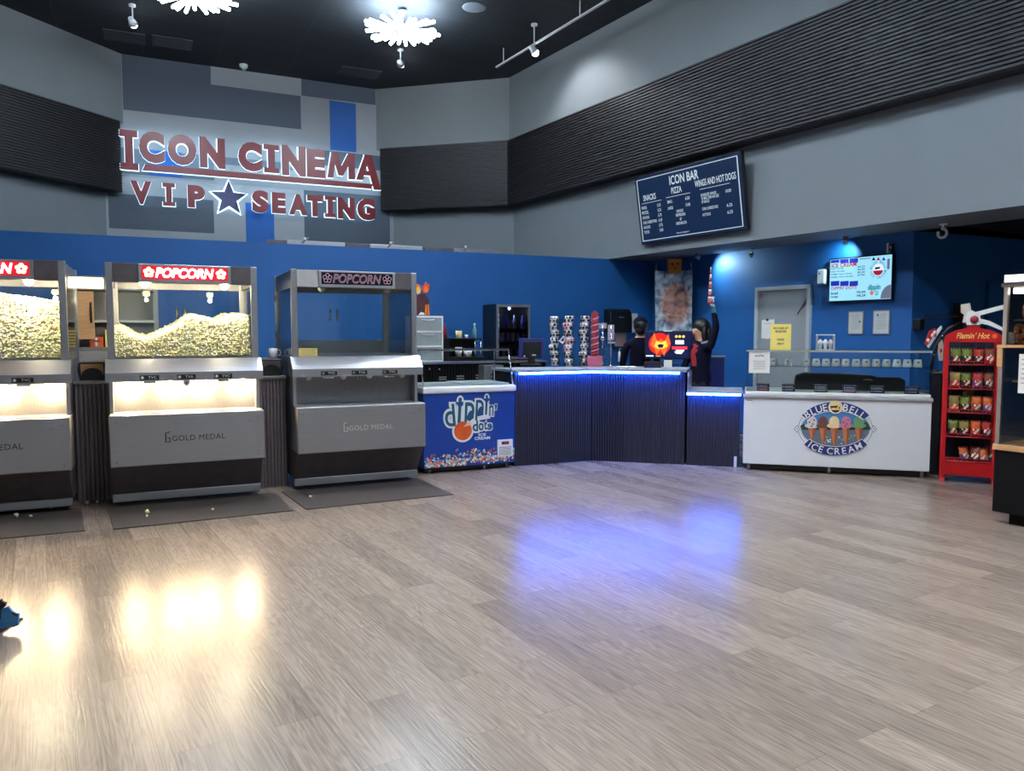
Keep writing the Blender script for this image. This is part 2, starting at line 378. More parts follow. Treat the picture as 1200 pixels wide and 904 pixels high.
# the rest of the lobby, out of view
b = MB(); b.box(-13, 13, -9.1, -8.9, 2.9, CEIL, ROOMG); b.box(-13, 13, -9.1, -8.9, 0, 0.12, ROOMG)
for k in range(6): b.box(-13+4.8*k, -11.1+4.8*k if k < 5 else 13, -9.1, -8.9, 0.12, 2.9, ROOMG)
struct(b, 'wall_rear')
for k in range(5):      # five windows added behind the camera to let in sky light as fill
    x0 = -11.1+4.8*k; x1 = -8.2+4.8*k; b = MB()
    for a, c, d, e in ((x0, x0+.07, .12, 2.9), (x1-.07, x1, .12, 2.9), ((x0+x1)/2-.035, (x0+x1)/2+.035, .19, 2.83), (x0+.07, x1-.07, .12, .19), (x0+.07, x1-.07, 2.83, 2.9)): b.box(a, c, -9.03, -8.97, d, e, STEELD)
    b.box(x0+.07, x1-.07, -9.004, -8.996, .19, 2.83, GLASS); struct(b, 'added_window_%d' % (k+1))
    l = bpy.data.lights.new('added_window_portal', 'AREA'); l.shape = 'RECTANGLE'; l.size = 2.9; l.size_y = 2.8; l.cycles.is_portal = True
    o = bpy.data.objects.new('added_window_portal', l); C.objects.link(o); o.location = ((x0+x1)/2, -9.15, 1.5); o.rotation_euler = (PI/2, 0, 0)
struct(MB().box(-13.1, -12.9, -9, 19, 0, CEIL, ROOMG), 'wall_west')
struct(MB().box(12.9, 13.1, -9, 19, 0, CEIL, ROOMG), 'wall_east')
struct(MB().box(-13, 13, 18.9, 19.1, 0, CEIL, ROOMG), 'wall_far')

# ------------------------------------------------------------------ lamps of the room, seen and added
def spot(name, loc, target, power, color, angle, blend=0.6, size=0.04):
    l = bpy.data.lights.new(name, 'SPOT'); l.energy = power; l.color = color; l.spot_size = math.radians(angle); l.spot_blend = blend; l.shadow_soft_size = size
    o = bpy.data.objects.new(name, l); C.objects.link(o); o.location = loc
    o.rotation_euler = (Vector(target)-Vector(loc)).to_track_quat('-Z', 'Y').to_euler(); return o
def point(name, loc, power, color, size=0.05):
    l = bpy.data.lights.new(name, 'POINT'); l.energy = power; l.color = color; l.shadow_soft_size = size
    o = bpy.data.objects.new(name, l); C.objects.link(o); o.location = loc; return o
TUBE = mat('lamp_tube_light', (220, 240, 250), 0.4, emit=(222, 240, 255), power=34.0)
BULB = mat('lit_bulb', (255, 250, 240), 0.3, emit=(240, 244, 255), power=40.0)
def burst():
    t = thing('sunburst_ceiling_light', '', 'ceiling light', ((0, 0, 0), 0), 'sunburst ceiling lights')
    m = MB(); m.lathe([(0.02, 0.30), (0.07, 0.30), (0.07, 0.27), (0.012, 0.26), (0.012, 0.05), (0.13, 0.05), (0.14, 0.02), (0.13, -0.03), (0.02, -0.035)], (0, 0, 0), STEELD); m.build('hub', t)
    for k in range(30):
        a = 2*PI*k/30+random.uniform(-.05, .05); r0 = 0.14; r1 = random.choice([0.5, 0.56, 0.6]); z = random.uniform(-0.03, 0.03)
        m = MB(); m.cyl((r0*math.cos(a), r0*math.sin(a), z), (r1*math.cos(a), r1*math.sin(a), z+random.uniform(-.02, .02)), 0.024, m=TUBE, seg=8); m.build('light_tube', t)
    return t
GLOW = 90.0
bst = burst()
spots = [(atz(225, -6, 6.05), 'sunburst light with white tubes, cut by the top edge left of the photo'), (atz(472, 36, 6.05), 'sunburst light with white tubes, whole one above the lettered sign')]
A = Vector(spots[0][0]); B_ = Vector(spots[1][0]); R_ = Vector((0.524, -0.852, 0))
off = [A+R_*3.6, B_+R_*3.9, A+R_*7.2, B_+R_*7.4, A+R_*10.8, B_+R_*10.8, A+R_*14.2, B_+R_*14.2]  # added sunbursts outside the view, put in to light the lobby
for i, (p, lb) in enumerate(spots):
    o = bst if i == 0 else copy_tree(bst); o.location = p; o['label'] = lb; o.rotation_euler.z = i*0.4; point('sunburst_lamp', (p[0], p[1], p[2]-.09), GLOW*.38, (0.90, 0.96, 1.0), .045)
for i, p in enumerate(off):
    o = copy_tree(bst); o.location = (p[0], p[1], 6.05); o['label'] = 'sunburst light added overhead as fill, outside the view'; o.rotation_euler.z = 0.3*i; spot('added_sunburst_fill', (p[0], p[1], 5.96), (p[0], p[1], 0), GLOW*2.6, (1.0, 0.95, 0.89), 140, 1.0, .05)

spot('added_hall_fill', FB.w(uEnd+3.2, 2.2, 2.69), FB.w(uEnd+2.6, 2.4, 0), 60, (0.9, 0.96, 1.0), 150, 1.0, .05)  # added unseen spot without a fixture, brightens the hall wall
def track_head(p, lab, tgt, power, ang):
    p = Vector(p); d = (Vector(tgt)-p).normalized()
    t = thing('spotlight', lab, 'spotlight', (p, 0), 'ceiling spotlights')
    m = MB(); m.cyl((0, 0, CEIL-p.z), (0, 0, 0.04), 0.012, m=WHITE, seg=8); m.lathe([(0.03, CEIL-p.z-0.001), (0.05, CEIL-p.z-0.001), (0.05, CEIL-p.z-0.03), (0.03, CEIL-p.z-0.03)], (0, 0, 0), WHITE); m.build('stem', t)
    m = MB(); m.cyl(-d*0.10, d*0.02, 0.035, 0.065, m=WHITE); m.build('lamp_housing', t)
    m = MB(); m.ball(d*0.03, 0.055, BULB, 2); m.build('bulb', t)
    spot('spot_beam', p+d*0.10, tgt, power, (0.93, 0.97, 1.0), ang)

# ------------------------------------------------------------------ popcorn machines
NEON = mat('lit_white_neon', (255, 235, 235), 0.4, emit=(255, 214, 214), power=7.0)
NEONY = mat('lit_cream_neon', (255, 240, 180), 0.4, emit=(255, 238, 176), power=2.4)
NEOFF = mat('unlit_neon_tube', (214, 170, 190), 0.3)
SIGNRED = mat('lit_red_panel', (170, 16, 34), 0.4, emit=(210, 16, 40), power=0.6, sample=True)
SIGNOFF = mat('dark_sign_panel', (30, 26, 40), 0.25)
WARMB = mat('warm_bulb_light', (255, 230, 170), 0.3, emit=(255, 214, 140), power=60.0)
BULBOFF = mat('unlit_bulb', (225, 222, 210), 0.15)
CORN = mat('popcorn', (250, 236, 190), 0.8, 0, 0.08, 30)
CORN.node_tree.nodes['Principled BSDF'].inputs['Subsurface Weight'].default_value = 0.6; CORN.node_tree.nodes['Principled BSDF'].inputs['Subsurface Radius'].default_value = (0.06, 0.045, 0.02)
CORN.node_tree.nodes['Principled BSDF'].inputs['Subsurface Scale'].default_value = 1.0
WM, DM = 1.222, 1.08
def machine_shared(t, lit, short):
    """builds every part of one popcorn machine under the Empty t"""
    MB().box(0.0, 1.212, -0.012, 0.03, 0.045, 0.112, STEEL, 0.004).build('kick_plate', t)
    MB().prism([(0.02, 0.112), (-0.205, 0.378), (0.3, 0.378), (0.3, 0.112)], 0.004, 1.212, DARKP, 'u').build('lower_panel', t)
    MB().box(0.01, 1.212, 0.13, DM, 0.09, 1.27, STEELD, 0.004).build('body', t)
    m = MB(); m.box(0.0, 1.232, -0.22, 0.128, 0.378, 0.812, STEEL, 0.008)
    for u in (0.05, 1.18):
        for z in (0.42, 0.75): m.ball((u, -0.221, z), 0.007, STEELD, 1)
    for u in (0.13, 1.10): m.ball((u, -0.221, 0.72), 0.006, STEELD, 1)
    ap = m.build('apron', t)
    m = MB(); m.text('GOLD MEDAL', (0.475, 0.90, 0.575, 0.622), -0.2205, INK if lit else PAPER, off=0.0, deep=0.004, spacing=1.1); m.build('maker_lettering', ap)
    m = MB(); m.tube([(0.455, -0.223, 0.65), (0.425, -0.223, 0.65), (0.425, -0.223, 0.57), (0.458, -0.223, 0.57), (0.458, -0.223, 0.605), (0.44, -0.223, 0.605)], 0.005, INK if lit else PAPER, 6)
    m.ball((0.455, -0.223, 0.664), 0.007, CHROME, 1); m.build('maker_emblem', ap)
    m = MB()
    for a, c in ((0.10, 0.40), (0.44, 0.76), (0.80, 1.10)): m.box(a, c, -0.16, 0.08, 0.812, 0.818, STEELD, 0.002)
    m.build('serving_shelf', t)
    for u in (0.0, 1.192): MB().box(u, u+0.03, 0.0, 0.13, 0.812, 1.10, STEEL).build('side_cheek', t)
    MB().prism([(-0.12, 1.085), (-0.12, 1.160), (-0.005, 1.272), (0.13, 1.272), (0.13, 1.10)], -0.02, 1.242, STEEL, 'u').build('hood', t)
    for u in (0.315, 0.605, 0.905):
        m = MB(); m.box(u-0.075, u+0.075, -0.126, -0.12, 1.098, 1.138, BLACK, 0.003)
        m.disc(u-0.055, 1.118, 0.012, -0.1265, WHITE if lit else GREYINK, 12); m.text('TVC' if u != 0.605 else 'TVA', (u-0.01, u+0.055, 1.108, 1.130), -0.1265, PAPER)
        m.build('control_label', t)
    for u in (0.315, 0.905): MB().box(u-0.05, u+0.05, -0.11, -0.09, 1.068, 1.09, CHROME, 0.004).build('chute_handle', t)
    m = MB(); m.prism([(0.58, 1.09), (0.63, 1.09), (0.63, 1.055), (0.605, 1.035), (0.58, 1.055)], -0.105, -0.095, CHROME); m.cyl((0.605, -0.106, 1.065), (0.605, -0.11, 1.065), 0.008, m=BLACK, seg=8); m.build('lock', t)
    for u, v in ((0.0, 0.0), (WM-0.055, 0.0), (0.0, DM-0.05), (WM-0.055, DM-0.05)):
        m = MB(); m.box(u, u+0.055, v, v+0.05, 1.27, 2.093, STEEL, 0.004)
        if v == 0: m.ball((u+0.027, -0.001, 2.06), 0.006, STEELD, 1)
        m.build('corner_post', t)
    m = MB(); m.box(0.05, WM-0.05, 0.004, 0.03, 1.925, 2.09, STEELD); m.box(0.01, 0.035, 0.04, DM-0.04, 1.925, 2.085, STEELD)
    m.box(WM-0.035, WM-0.01, 0.04, DM-0.04, 1.925, 2.085, STEELD); m.box(0.04, WM-0.04, DM-0.03, DM-0.01, 1.925, 2.085, STEELD); m.box(0.02, WM-0.02, 0.02, DM-0.02, 2.06, 2.085, STEELD)
    hd = m.build('header', t)
    MB().box(0.056, 0.25, -0.002, 0.005, 1.93, 2.088, PLATE[short], 0.002).build('header_plate', hd)
    MB().box(1.0, 1.166, -0.002, 0.005, 1.93, 2.088, DARKP, 0.002).build('header_plate', hd)
    sb = MB().box(0.252, 0.998, -0.016, 0.004, 1.93, 2.088, STEEL, 0.004)
    sb.rect(0.278, 0.972, 1.958, 2.072, -0.0165, SIGNRED if lit else SIGNOFF); sb = sb.build('sign_box', t)
    m = MB()
    if lit:
        m.text('POPCORN', (0.385, 0.855, 1.972, 2.058), -0.024, NEON, shear=0.22, bevel=0.03)
        for u in (0.335, 0.915):
            for k in range(5): m.disc(u+0.026*math.cos(k*1.257+.3), 2.015+0.028*math.sin(k*1.257+.3), 0.018, -0.021, NEONY, 12)
    else:
        m.text('POPCORN', (0.385, 0.855, 1.972, 2.058), -0.024, NEOFF, shear=0.22, bevel=0.022)
        for u in (0.335, 0.915):
            for k in range(5):
                c = (u+0.026*math.cos(k*1.257+.3), 2.015+0.028*math.sin(k*1.257+.3))
                m.tube([(c[0]+0.018*math.cos(2*PI*j/8), -0.021, c[1]+0.018*math.sin(2*PI*j/8)) for j in range(9)], 0.003, NEOFF, 5)
    m.build('neon_lettering', sb)
    MB().box(0.056, WM-0.056, 0.012, 0.018, 1.272, 1.925, GLASS).build('front_pane', t)
    MB().box(0.012, 0.018, 0.055, DM-0.055, 1.272, 1.925, GLASS).build('side_pane', t)
    MB().box(WM-0.018, WM-0.012, 0.055, DM-0.055, 1.272, 1.925, GLASS).build('side_pane', t)
    MB().box(0.05, WM-0.05, DM-0.04, DM-0.02, 1.27, 1.415, STEEL).build('back_sill', t)
    for a, c, h in ((0.06, 0.61, 0.575), (0.615, WM-0.06, 0.65)):
        d = MB().box(a, c, DM-0.03, DM-0.024, 1.42, 1.92, GLASS).build('glass_door', t)
        m = MB(); m.cyl((h, DM-0.06, 1.63), (h, DM-0.06, 1.75), 0.011, m=CHROME, seg=8)
        for z in (1.64, 1.74): m.cyl((h, DM-0.06, z), (h, DM-0.028, z), 0.007, m=CHROME, seg=6)
        m.build('handle', d)
    for z in (1.48, 1.86):
        m = MB(); m.box(-0.012, 0.004, DM-0.06, DM-0.02, z-0.03, z+0.03, CHROME, 0.003); m.build('hinge', t)
    m = MB(); m.box(0.045, WM-0.045, 0.03, DM-0.05, 1.272, 1.285, STEEL); m.build('cabinet_floor', t)
    for u in (0.30, 0.95):
        m = MB(); m.cyl((u, 0.09, 2.055), (u, 0.09, 1.95), 0.035, 0.05, m=STEEL); sh = m.build('lamp_socket', t)
        MB().ball((u, 0.09, 1.925), 0.038, WARMB if lit else BULBOFF, 2).build('bulb', sh)
    for u in (0.15, 0.48, 0.74, 1.07):
        MB().ball((u, 0.03, 1.075), 0.032, WARMB if lit else BULBOFF, 2).build('bulb', t)
    if short == 'unlit':
        m = MB(); m.rect(0.062, 0.235, 1.277, 1.352, 0.0105, YELLOWP)
        for k in range(4): m.rect(0.075+0.01*(k % 2), 0.222-0.012*(k % 2), 1.335-k*0.016, 1.340-k*0.016, 0.0102, GREYINK)
        m.build('warning_sticker', t)
PLATE = {'left': STEEL, 'mid': DARKP, 'unlit': mat('pale_header_plate', (176, 176, 178), 0.5, 0.2)}
F3 = Fr(-2.061, 7.232, 25); F2 = Fr(-3.421, 6.523, 25); F1 = Fr(-3.690-1.222*F2.c, 6.415-1.222*F2.s, 25)
for f, lit, short, lb in ((F1, True, 'left', 'steel popcorn machine at the left edge, filled almost to the top'),
                          (F2, True, 'mid', 'lit steel popcorn machine with a lit red sign and a dip in its popcorn'),
                          (F3, False, 'unlit', 'dark unlit empty popcorn machine standing beside the blue ice cream freezer')):
    t = thing('popcorn_machine', lb, 'popcorn machine', f.at(0, 0), 'popcorn machines'); machine_shared(t, lit, short)
    if lit:
        for u in (0.15, 0.48, 0.74, 1.07): point('recess_lamp', f.w(u, 0.03, 1.02), 16.0, (1, 0.74, 0.43), 0.02)
        for u in (0.30, 0.95): point('cabinet_lamp', f.w(u, 0.09, 1.86), 25.0, (1, 0.82, 0.55), 0.02)

def corn_piece(rnd):
    bm = bmesh.new(); bmesh.ops.create_icosphere(bm, subdivisions=1, radius=1); o = rnd.random()*90
    V = []
    for q in bm.verts:
        k = 1+0.55*noise.noise(q.co*1.3+Vector((o, 0, 0))); V.append(np.array(q.co)*k)
    F = [[w_.index for w_ in p.verts] for p in bm.faces]; bm.free(); return np.array(V), F
rnd = random.Random(3); CP = [corn_piece(rnd) for _ in range(8)]
SLOPE = 0.34
def heap(f, prof, v0, v1, z0, label, back):
    """popcorn behind the glass: a solid heap under a skin of loose pieces; prof = (u, height at the glass)"""
    us = np.array([p[0] for p in prof]); hs = np.array([p[1] for p in prof]); m = MB()
    def sl(z): return v0+SLOPE*max(0, z-z0)
    def h(u, v): return float(np.interp(u, us, hs))+back*(v-v0)
    nu, nv = 30, 8; V = []; F = []
    for j in range(nv+1):
        for i in range(nu+1):
            u = us[0]+(us[-1]-us[0])*i/nu; vf = sl(h(u, v0)); v = vf+0.015+(v1-vf-0.015)*j/nv; V.append((u, v, max(z0+0.005, h(u, v)-0.015)))
    for j in range(nv):
        for i in range(nu): a = j*(nu+1)+i; F.append((a, a+1, a+nu+2, a+nu+1))
    n = len(V); V += [(us[0]+(us[-1]-us[0])*i/nu, v0+0.015, z0) for i in range(nu+1)]
    for i in range(nu): F.append((n+i, n+i+1, i+1, i))
    m.add(V, F, CORN, True); P = []
    u = us[0]+0.012
    while u < us[-1]-0.01:
        z = z0+0.012; top = h(u, v0)
        while z < top: P.append((u+rnd.uniform(-.008, .008), sl(z)+rnd.uniform(0.0, 0.018), z+rnd.uniform(-.006, .006))); z += 0.019
        v = sl(h(u, v0))+0.02
        while v < v1: P.append((u+rnd.uniform(-.009, .009), v, h(u, v)+rnd.uniform(-.012, .012))); v += 0.024
        u += 0.0205
    for p in P:
        v, F_ = rnd.choice(CP); r = rnd.uniform(0.010, 0.0145); a, b2 = rnd.uniform(0, 6.3), rnd.uniform(0, 6.3)
        R = np.array(Matrix.Rotation(a, 3, 'Z') @ Matrix.Rotation(b2, 3, 'X')); m.add((v*r) @ R.T+np.array(p), F_, CORN, True)
    o = m.build('popcorn_heap', None, 0, f.w(0, 0, 0), f.t)
    tag(o, label, 'popcorn', None, 'stuff'); return o
pr = [(0.05, F2.px(134, 384.5, .03)[1])]+[F2.px(x, y, 0.03) for x, y in ((147, 391), (158, 398), (172, 400.5), (190, 393), (209, 384), (220, 375), (228, 372.5), (243, 375.5), (257, 379), (270, 373), (282, 372))]
pr.append((1.165, F2.px(291, 372, 0.03)[1]))
heap(F2, pr, 0.035, 0.98, 1.287, 'heap of popcorn with a valley inside the lit middle machine', 0.05)
heap(F1, [(0.05, 1.84), (0.4, 1.85), (0.7, 1.81), (0.95, 1.775), (1.165, 1.74)], 0.035, 0.98, 1.287, 'tall heap of popcorn inside the machine at the left edge', 0.02)

# rubber mats on the floor in front of the machines, and stray popcorn
for f, pts, lb in ((F3, ((329.9, 577.4), (358.8, 597.9), (531.5, 580.4), (489, 561)), 'dark rubber mat in front of the unlit popcorn machine'),
                   (F2, ((125, 595.4), (133, 621.4), (344.5, 599.2), (322, 578)), 'dark rubber mat in front of the lit middle popcorn machine'),
                   (F1, ((-75, 603), (-80, 640), (99.7, 623), (95, 597)), 'dark rubber mat at the left edge before the fullest machine')):
    q = [f.g(*p) for p in pts]
    if f is not F1: q = [q[0], q[1], q[2], q[3]]
    c = (sum(k[0] for k in q)/4, sum(k[1] for k in q)/4)
    m = MB(); m.prism([(k[0]-c[0], k[1]-c[1]) for k in q], 0.0, 0.009, RUBBER, 'z')
    solo_o = solo(m, 'rubber_mat', lb, 'floor mat', f.at(c[0], c[1]), 'rubber mats', 0.003); normals(solo_o)
cr = [((19.4, 607.5), 1.5, 'large popcorn crumb on the mat at the left edge'), ((36, 606), 1.0, 'small popcorn crumb right of the large one on the leftmost mat'), ((60.4, 596.7), 1.2, 'popcorn crumb at the back edge of the leftmost mat'),
      ((102, 592), 1.2, 'left one of two popcorn crumbs on the floor between the mats'), ((114, 590), 1.0, 'right one of two popcorn crumbs on the floor between the mats'),
      ((172.6, 602.4), 1.4, 'upper popcorn crumb of a pair on the middle mat'), ((172, 606.3), 0.9, 'lower popcorn crumb of a pair on the middle mat'), ((249.5, 599), 0.9, 'lone popcorn crumb right of centre on the middle mat'), ((363.8, 584), 0.9, 'popcorn crumb on the mat before the unlit machine')]
for i, (p, k, lb) in enumerate(cr):
    V, F_ = CP[i % 8]; m = MB(); r = 0.0135*k; m.add(V*r, F_, CORN, True); onmat = i not in (3, 4)
    z = 0.009 if onmat else 0.0; q = atz(p[0], p[1], z); mn = min(v[2] for v in m.V)
    solo(m, 'popcorn_crumb', lb, 'popcorn', ((q[0], q[1], z-mn), 0), 'popcorn crumbs')

# ribbed dividers between the machines, with dispensers and a mug on top
for a, c, v, lb in ((-0.293, -0.012, 0.38, 'ribbed charcoal divider between the two lit popcorn machines'), (1.256, 1.512, 0.36, 'ribbed charcoal divider between the lit and the unlit machine')):
    t = thing('counter_divider', lb, 'counter', F2.at((a+c)/2, v), 'ribbed dividers'); h = (c-a)/2; zt = F2.px(105 if a < 0 else 320, 446.5 if a < 0 else 441, v-.02)[1]
    m = MB(); m.box(-h, h, 0.012, 0.60, 0, zt-0.03, RIBD); wavy(m, -h, h, 0, zt-0.03, 0.012, 0.034, 0.012, RIBD); m.build('ribbed_panel', t)
    MB().box(-h-0.003, h+0.003, -0.02, 0.62, zt-0.03, zt, STEELD, 0.003).build('top', t)
    d = thing('napkin_dispenser', 'dark napkin dispenser on the divider between the two lit machines' if a < 0 else 'dark napkin dispenser on the divider beside the unlit machine', 'dispenser', F2.at((a+c)/2+(0.005 if a < 0 else 0.0), v+0.05, zt), 'napkin dispensers')
    m = MB(); m.prism([(-0.10, 0.0), (0.10, 0.0), (0.115, 0.09), (0.10, 0.16), (-0.105, 0.16), (-0.115, 0.09)], 0, 0.22, BLACK); m.build('housing', d, 0.006)
    m = MB(); m.prism([(-0.09, 0.10)]+[(0.085*math.cos(PI-PI*k/10), 0.045+0.065*math.sin(PI-PI*k/10)) for k in range(11)]+[(0.09, 0.10), (0.085, 0.145), (-0.09, 0.145)], -0.006, 0.0, WOOD if a < 0 else DARKP); m.build('face_plate', d)
    if a > 0:
        mg = thing('mug', 'white mug standing on the divider beside the unlit machine', 'mug', F2.at(F2.px(320, 411, v+0.32)[0], v+0.30, zt+0.0), None)
        bx = MB(); bx.box(-0.10, 0.10, -0.02, 0.16, 0.0, 0.165, DARKP, 0.008)
        solo(bx, 'storage_box', 'dark brown box behind the dispenser, carrying the white mug', 'box', F2.at((a+c)/2, v+0.32, zt))
        zz = zt+0.165; mg.location = F2.w(F2.px(320, 411, v+0.38)[0], v+0.38, zz)
        MB().lathe([(0.005, 0.004), (0.036, 0.0), (0.040, 0.01), (0.042, 0.095), (0.038, 0.095), (0.036, 0.012), (0.004, 0.010)], (0, 0, 0), WHITE).build('cup', mg)
        MB().tube([(0.040, 0, 0.078), (0.066, 0, 0.078), (0.074, 0, 0.05), (0.062, 0, 0.022), (0.040, 0, 0.022)], 0.006, WHITE, 8).build('handle', mg)
# lamp bar joining the two lit machines
LBAR = mat('warm_tube_light', (255, 236, 200), 0.4, emit=(255, 226, 170), power=5.0, sample=True)
a = F2.px(78, 322, 0.1); c = F2.px(124, 338, 0.1)
t = thing('lamp_bar', 'bright warm lamp bar bridging the gap between the lit machines', 'lamp', F2.at(-0.15, 0.1, (a[1]+c[1])/2))
MB().box(-0.132, 0.145, 0.0, 0.03, 0.035, 0.05, STEEL, 0.003).box(-0.148, -0.132, 0.0, 0.05, -0.05, 0.05, STEEL, 0.003).box(0.132, 0.147, 0.0, 0.05, -0.05, 0.05, STEEL, 0.003).build('housing', t)
MB().box(-0.132, 0.132, -0.004, 0.03, -0.055, 0.035, LBAR, 0.01).build('diffuser', t)
# steel cabinet against the blue partition, seen between and through the lit machines
uc = FL.px(80, 380, -0.65)[0]; ud = FL.px(186, 380, -0.65)[0]
t = thing('steel_cabinet', 'tall steel cabinet against the blue wall, seen between the lit machines', 'cabinet', FL.at(uc, -0.65, 0))
wd = ud-uc
MB().box(0, wd, 0.02, 0.63, 0.0, 1.33, STEELD, 0.005).box(0, 0.05, 0.02, 0.63, 1.33, 2.05, STEELD).box(wd-0.05, wd, 0.02, 0.63, 1.33, 2.05, STEELD).box(0.05, wd-0.05, 0.6, 0.63, 1.33, 2.05, STEELD).box(0.05, wd-0.05, 0.02, 0.6, 2.0, 2.05, STEELD).build('carcass', t)
MB().box(0.0, wd, 0.02, 0.6, 1.62, 1.65, STEEL).build('shelf', t)
for k in range(2):
    d = MB().box(k*wd/2+0.01, (k+1)*wd/2-0.01, 0.0, 0.02, 0.1, 1.28, STEEL, 0.004).build('door', t)
    MB().tube([(wd/2-0.05+k*0.1, 0.0, 1.0), (wd/2-0.05+k*0.1, -0.03, 1.02), (wd/2-0.05+k*0.1, -0.03, 1.18), (wd/2-0.05+k*0.1, 0.0, 1.2)], 0.008, CHROME, 6).build('handle', d)
d = MB().box(0.03, 0.27, -0.03, 0.02, 1.42, 1.98, WOOD, 0.006).build('upper_door', t)
MB().tube([(0.24, -0.03, 1.62), (0.24, -0.06, 1.65), (0.24, -0.06, 1.82), (0.24, -0.03, 1.85)], 0.012, BLACK, 6).build('handle', d)
m = MB(); m.box(-0.09, 0.09, 0, 0.12, 0, 0.20, YELLOWP, 0.003)
for k in range(5): m.rect(-0.07, 0.07, 0.025+k*0.034, 0.037+k*0.034, -0.001, DARKP)
solo(m, 'carton', 'tan carton with dark printed lines on the steel cabinet shelf', 'box', FL.at(uc+0.46, -0.62, 1.33))
m = MB(); m.box(-0.07, 0.07, 0, 0.12, 0, 0.12, ORANGE, 0.003); m.rect(-0.012, 0.012, 0.01, 0.11, -0.001, PAPER); m.rect(-0.04, 0.04, 0.06, 0.08, -0.0012, DARKP)
solo(m, 'carton', 'small orange carton with a white stripe on the steel cabinet shelf', 'box', FL.at(uc+0.28, -0.64, 1.33))

# ------------------------------------------------------------------ blue bead ice cream freezer
FD = Fr(-0.933, 8.065, 25); WD = 1.062
def zz(ox, oy, k, f, v=0.0):
    def q(x, y): return f.px(ox+x/k, oy+y/k, v)
    def bx(x0, y0, x1, y1): return f.box(ox+x0/k, oy+y0/k, ox+x1/k, oy+y1/k, v)
    return q, bx
t = thing('ice_cream_freezer', 'blue freezer with the bead ice cream logo and a glass guard on top', 'freezer', FD.at(0, 0), 'ice cream freezers')
MB().box(0, WD, 0, 0.70, 0.06, 0.86, CABBLUE, 0.004).build('body', t)
m = MB(); m.box(0.03, WD-0.03, 0.04, 0.68, 0.02, 0.06, BLACK)
for u in (0.08, WD-0.35, WD-0.08): m.cyl((u, 0.05, 0.0), (u, 0.05, 0.04), 0.018, m=STEELD, seg=8)
m.build('base', t)
m = MB(); m.box(-0.012, WD+0.012, -0.025, 0.72, 0.855, 0.925, WHITE, 0.018); m.build('rim', t)
m = MB(); m.box(0.03, 0.62, 0.08, 0.66, 0.922, 0.935, FROST, 0.004).box(0.5, WD-0.03, 0.08, 0.66, 0.932, 0.943, FROST, 0.004); m.build('sliding_lid', t)
q, bx = zz(490, 440, 7.53, FD)
m = MB()
def outl(txt, r, off, grow, v0, col=TEAL, shear=0.0):
    g = grow*(r[3]-r[2]); m.text(txt, (r[0]-g, r[1]+g, r[2]-g, r[3]+g), v0-0.0008, WHITE, off=0.12, shear=shear); m.text(txt, r, v0-0.002, col, off=off, shear=shear)
for ch, r in (('d', (236, 252, 332, 452)), ('i', (346, 196, 386, 422)), ('p', (404, 238, 496, 462)), ('p', (502, 216, 578, 398)), ('i', (588, 174, 616, 348)), ('n', (624, 264, 666, 360)), ("'", (676, 254, 696, 306))):
    outl(ch, bx(*r), 0.012, 0.085, -0.0015, shear=-0.10 if ch == 'd' else 0.08)
c0 = q(395, 490); c1 = q(395, 405)
m.disc(c0[0], c0[1], (c1[1]-c0[1])*1.2, -0.0012, WHITE, 28); m.disc(c0[0], c0[1], (c1[1]-c0[1])*0.98, -0.0045, ORANGE, 28)
m.poly([q(455, 405), q(500, 370), q(600, 345), q(640, 380), q(520, 400), q(470, 470)], -0.0013, WHITE)
m.poly([q(398, 455), q(440, 410), q(470, 420), q(466, 440)], -0.005, mat('orange_glint', (240, 190, 160), 0.5))
for ch, r in (('d', (480, 400, 528, 495)), ('o', (532, 420, 578, 488)), ('t', (580, 400, 608, 482)), ('s', (610, 425, 650, 482))): outl(ch, bx(*r), 0.03, 0.16, -0.0016)
m.text('ICE', bx(532, 512, 598, 536), -0.0015, WHITE, off=0.03); m.text('CREAM', bx(498, 541, 634, 568), -0.0015, WHITE, off=0.03)
m.build('logo', t)
BE = [mat('bead_'+n, c, 0.4) for n, c in (('cream', (238, 220, 170)), ('teal', (120, 200, 205)), ('orange', (236, 120, 70)), ('white', (235, 235, 235)), ('pink', (206, 84, 96)), ('tan', (216, 170, 110)), ('sky', (90, 150, 210)))]
m = MB(); r_ = random.Random(5)
for k in range(520):
    u = r_.uniform(0.012, WD-0.012); z = 0.072+abs(r_.gauss(0, 0.055))+(0.05 if u > 0.5 else 0.0)*r_.random()
    if z > 0.26: continue
    rr = r_.uniform(0.007, 0.0135); z = max(z, 0.062+rr); m.disc(min(max(u, rr), WD-rr), z, rr, -0.001-0.00001*k, r_.choice(BE), 9)
for x, y in ((345, 655), (335, 665), (508, 652), (525, 672), (580, 660), (642, 658), (470, 678), (268, 720), (250, 740), (575, 668), (390, 700)):
    p = q(x, y); m.disc(p[0], p[1], 0.0115, -0.007, r_.choice(BE), 10)
m.build('bead_print', t)
a = bx(695, 565, 830, 715)
g = MB().box(a[0], a[1], -0.02, 0.0, a[2], a[3], WHITE, 0.006).build('control_panel', t)
m = MB(); m.rect(a[0]+0.02, a[1]-0.02, a[2]+0.015, a[2]+0.11, -0.0205, GREYINK)
for k in range(7): m.box(a[0]+0.022, a[1]-0.022, -0.024, -0.02, a[2]+0.018+k*0.013, a[2]+0.025+k*0.013, PAPER)
m.build('vent_grille', g)
LEDR = mat('red_display', (120, 8, 20), 0.3, emit=(230, 40, 60), power=0.8)
m = MB(); m.rect(a[0]+0.05, a[1]-0.05, a[3]-0.055, a[3]-0.022, -0.0205, BLACK); m.text('-40', (a[0]+0.065, a[1]-0.065, a[3]-0.05, a[3]-0.027), -0.021, LEDR); m.build('display', g)
gz, gv = 1.31, 0.15
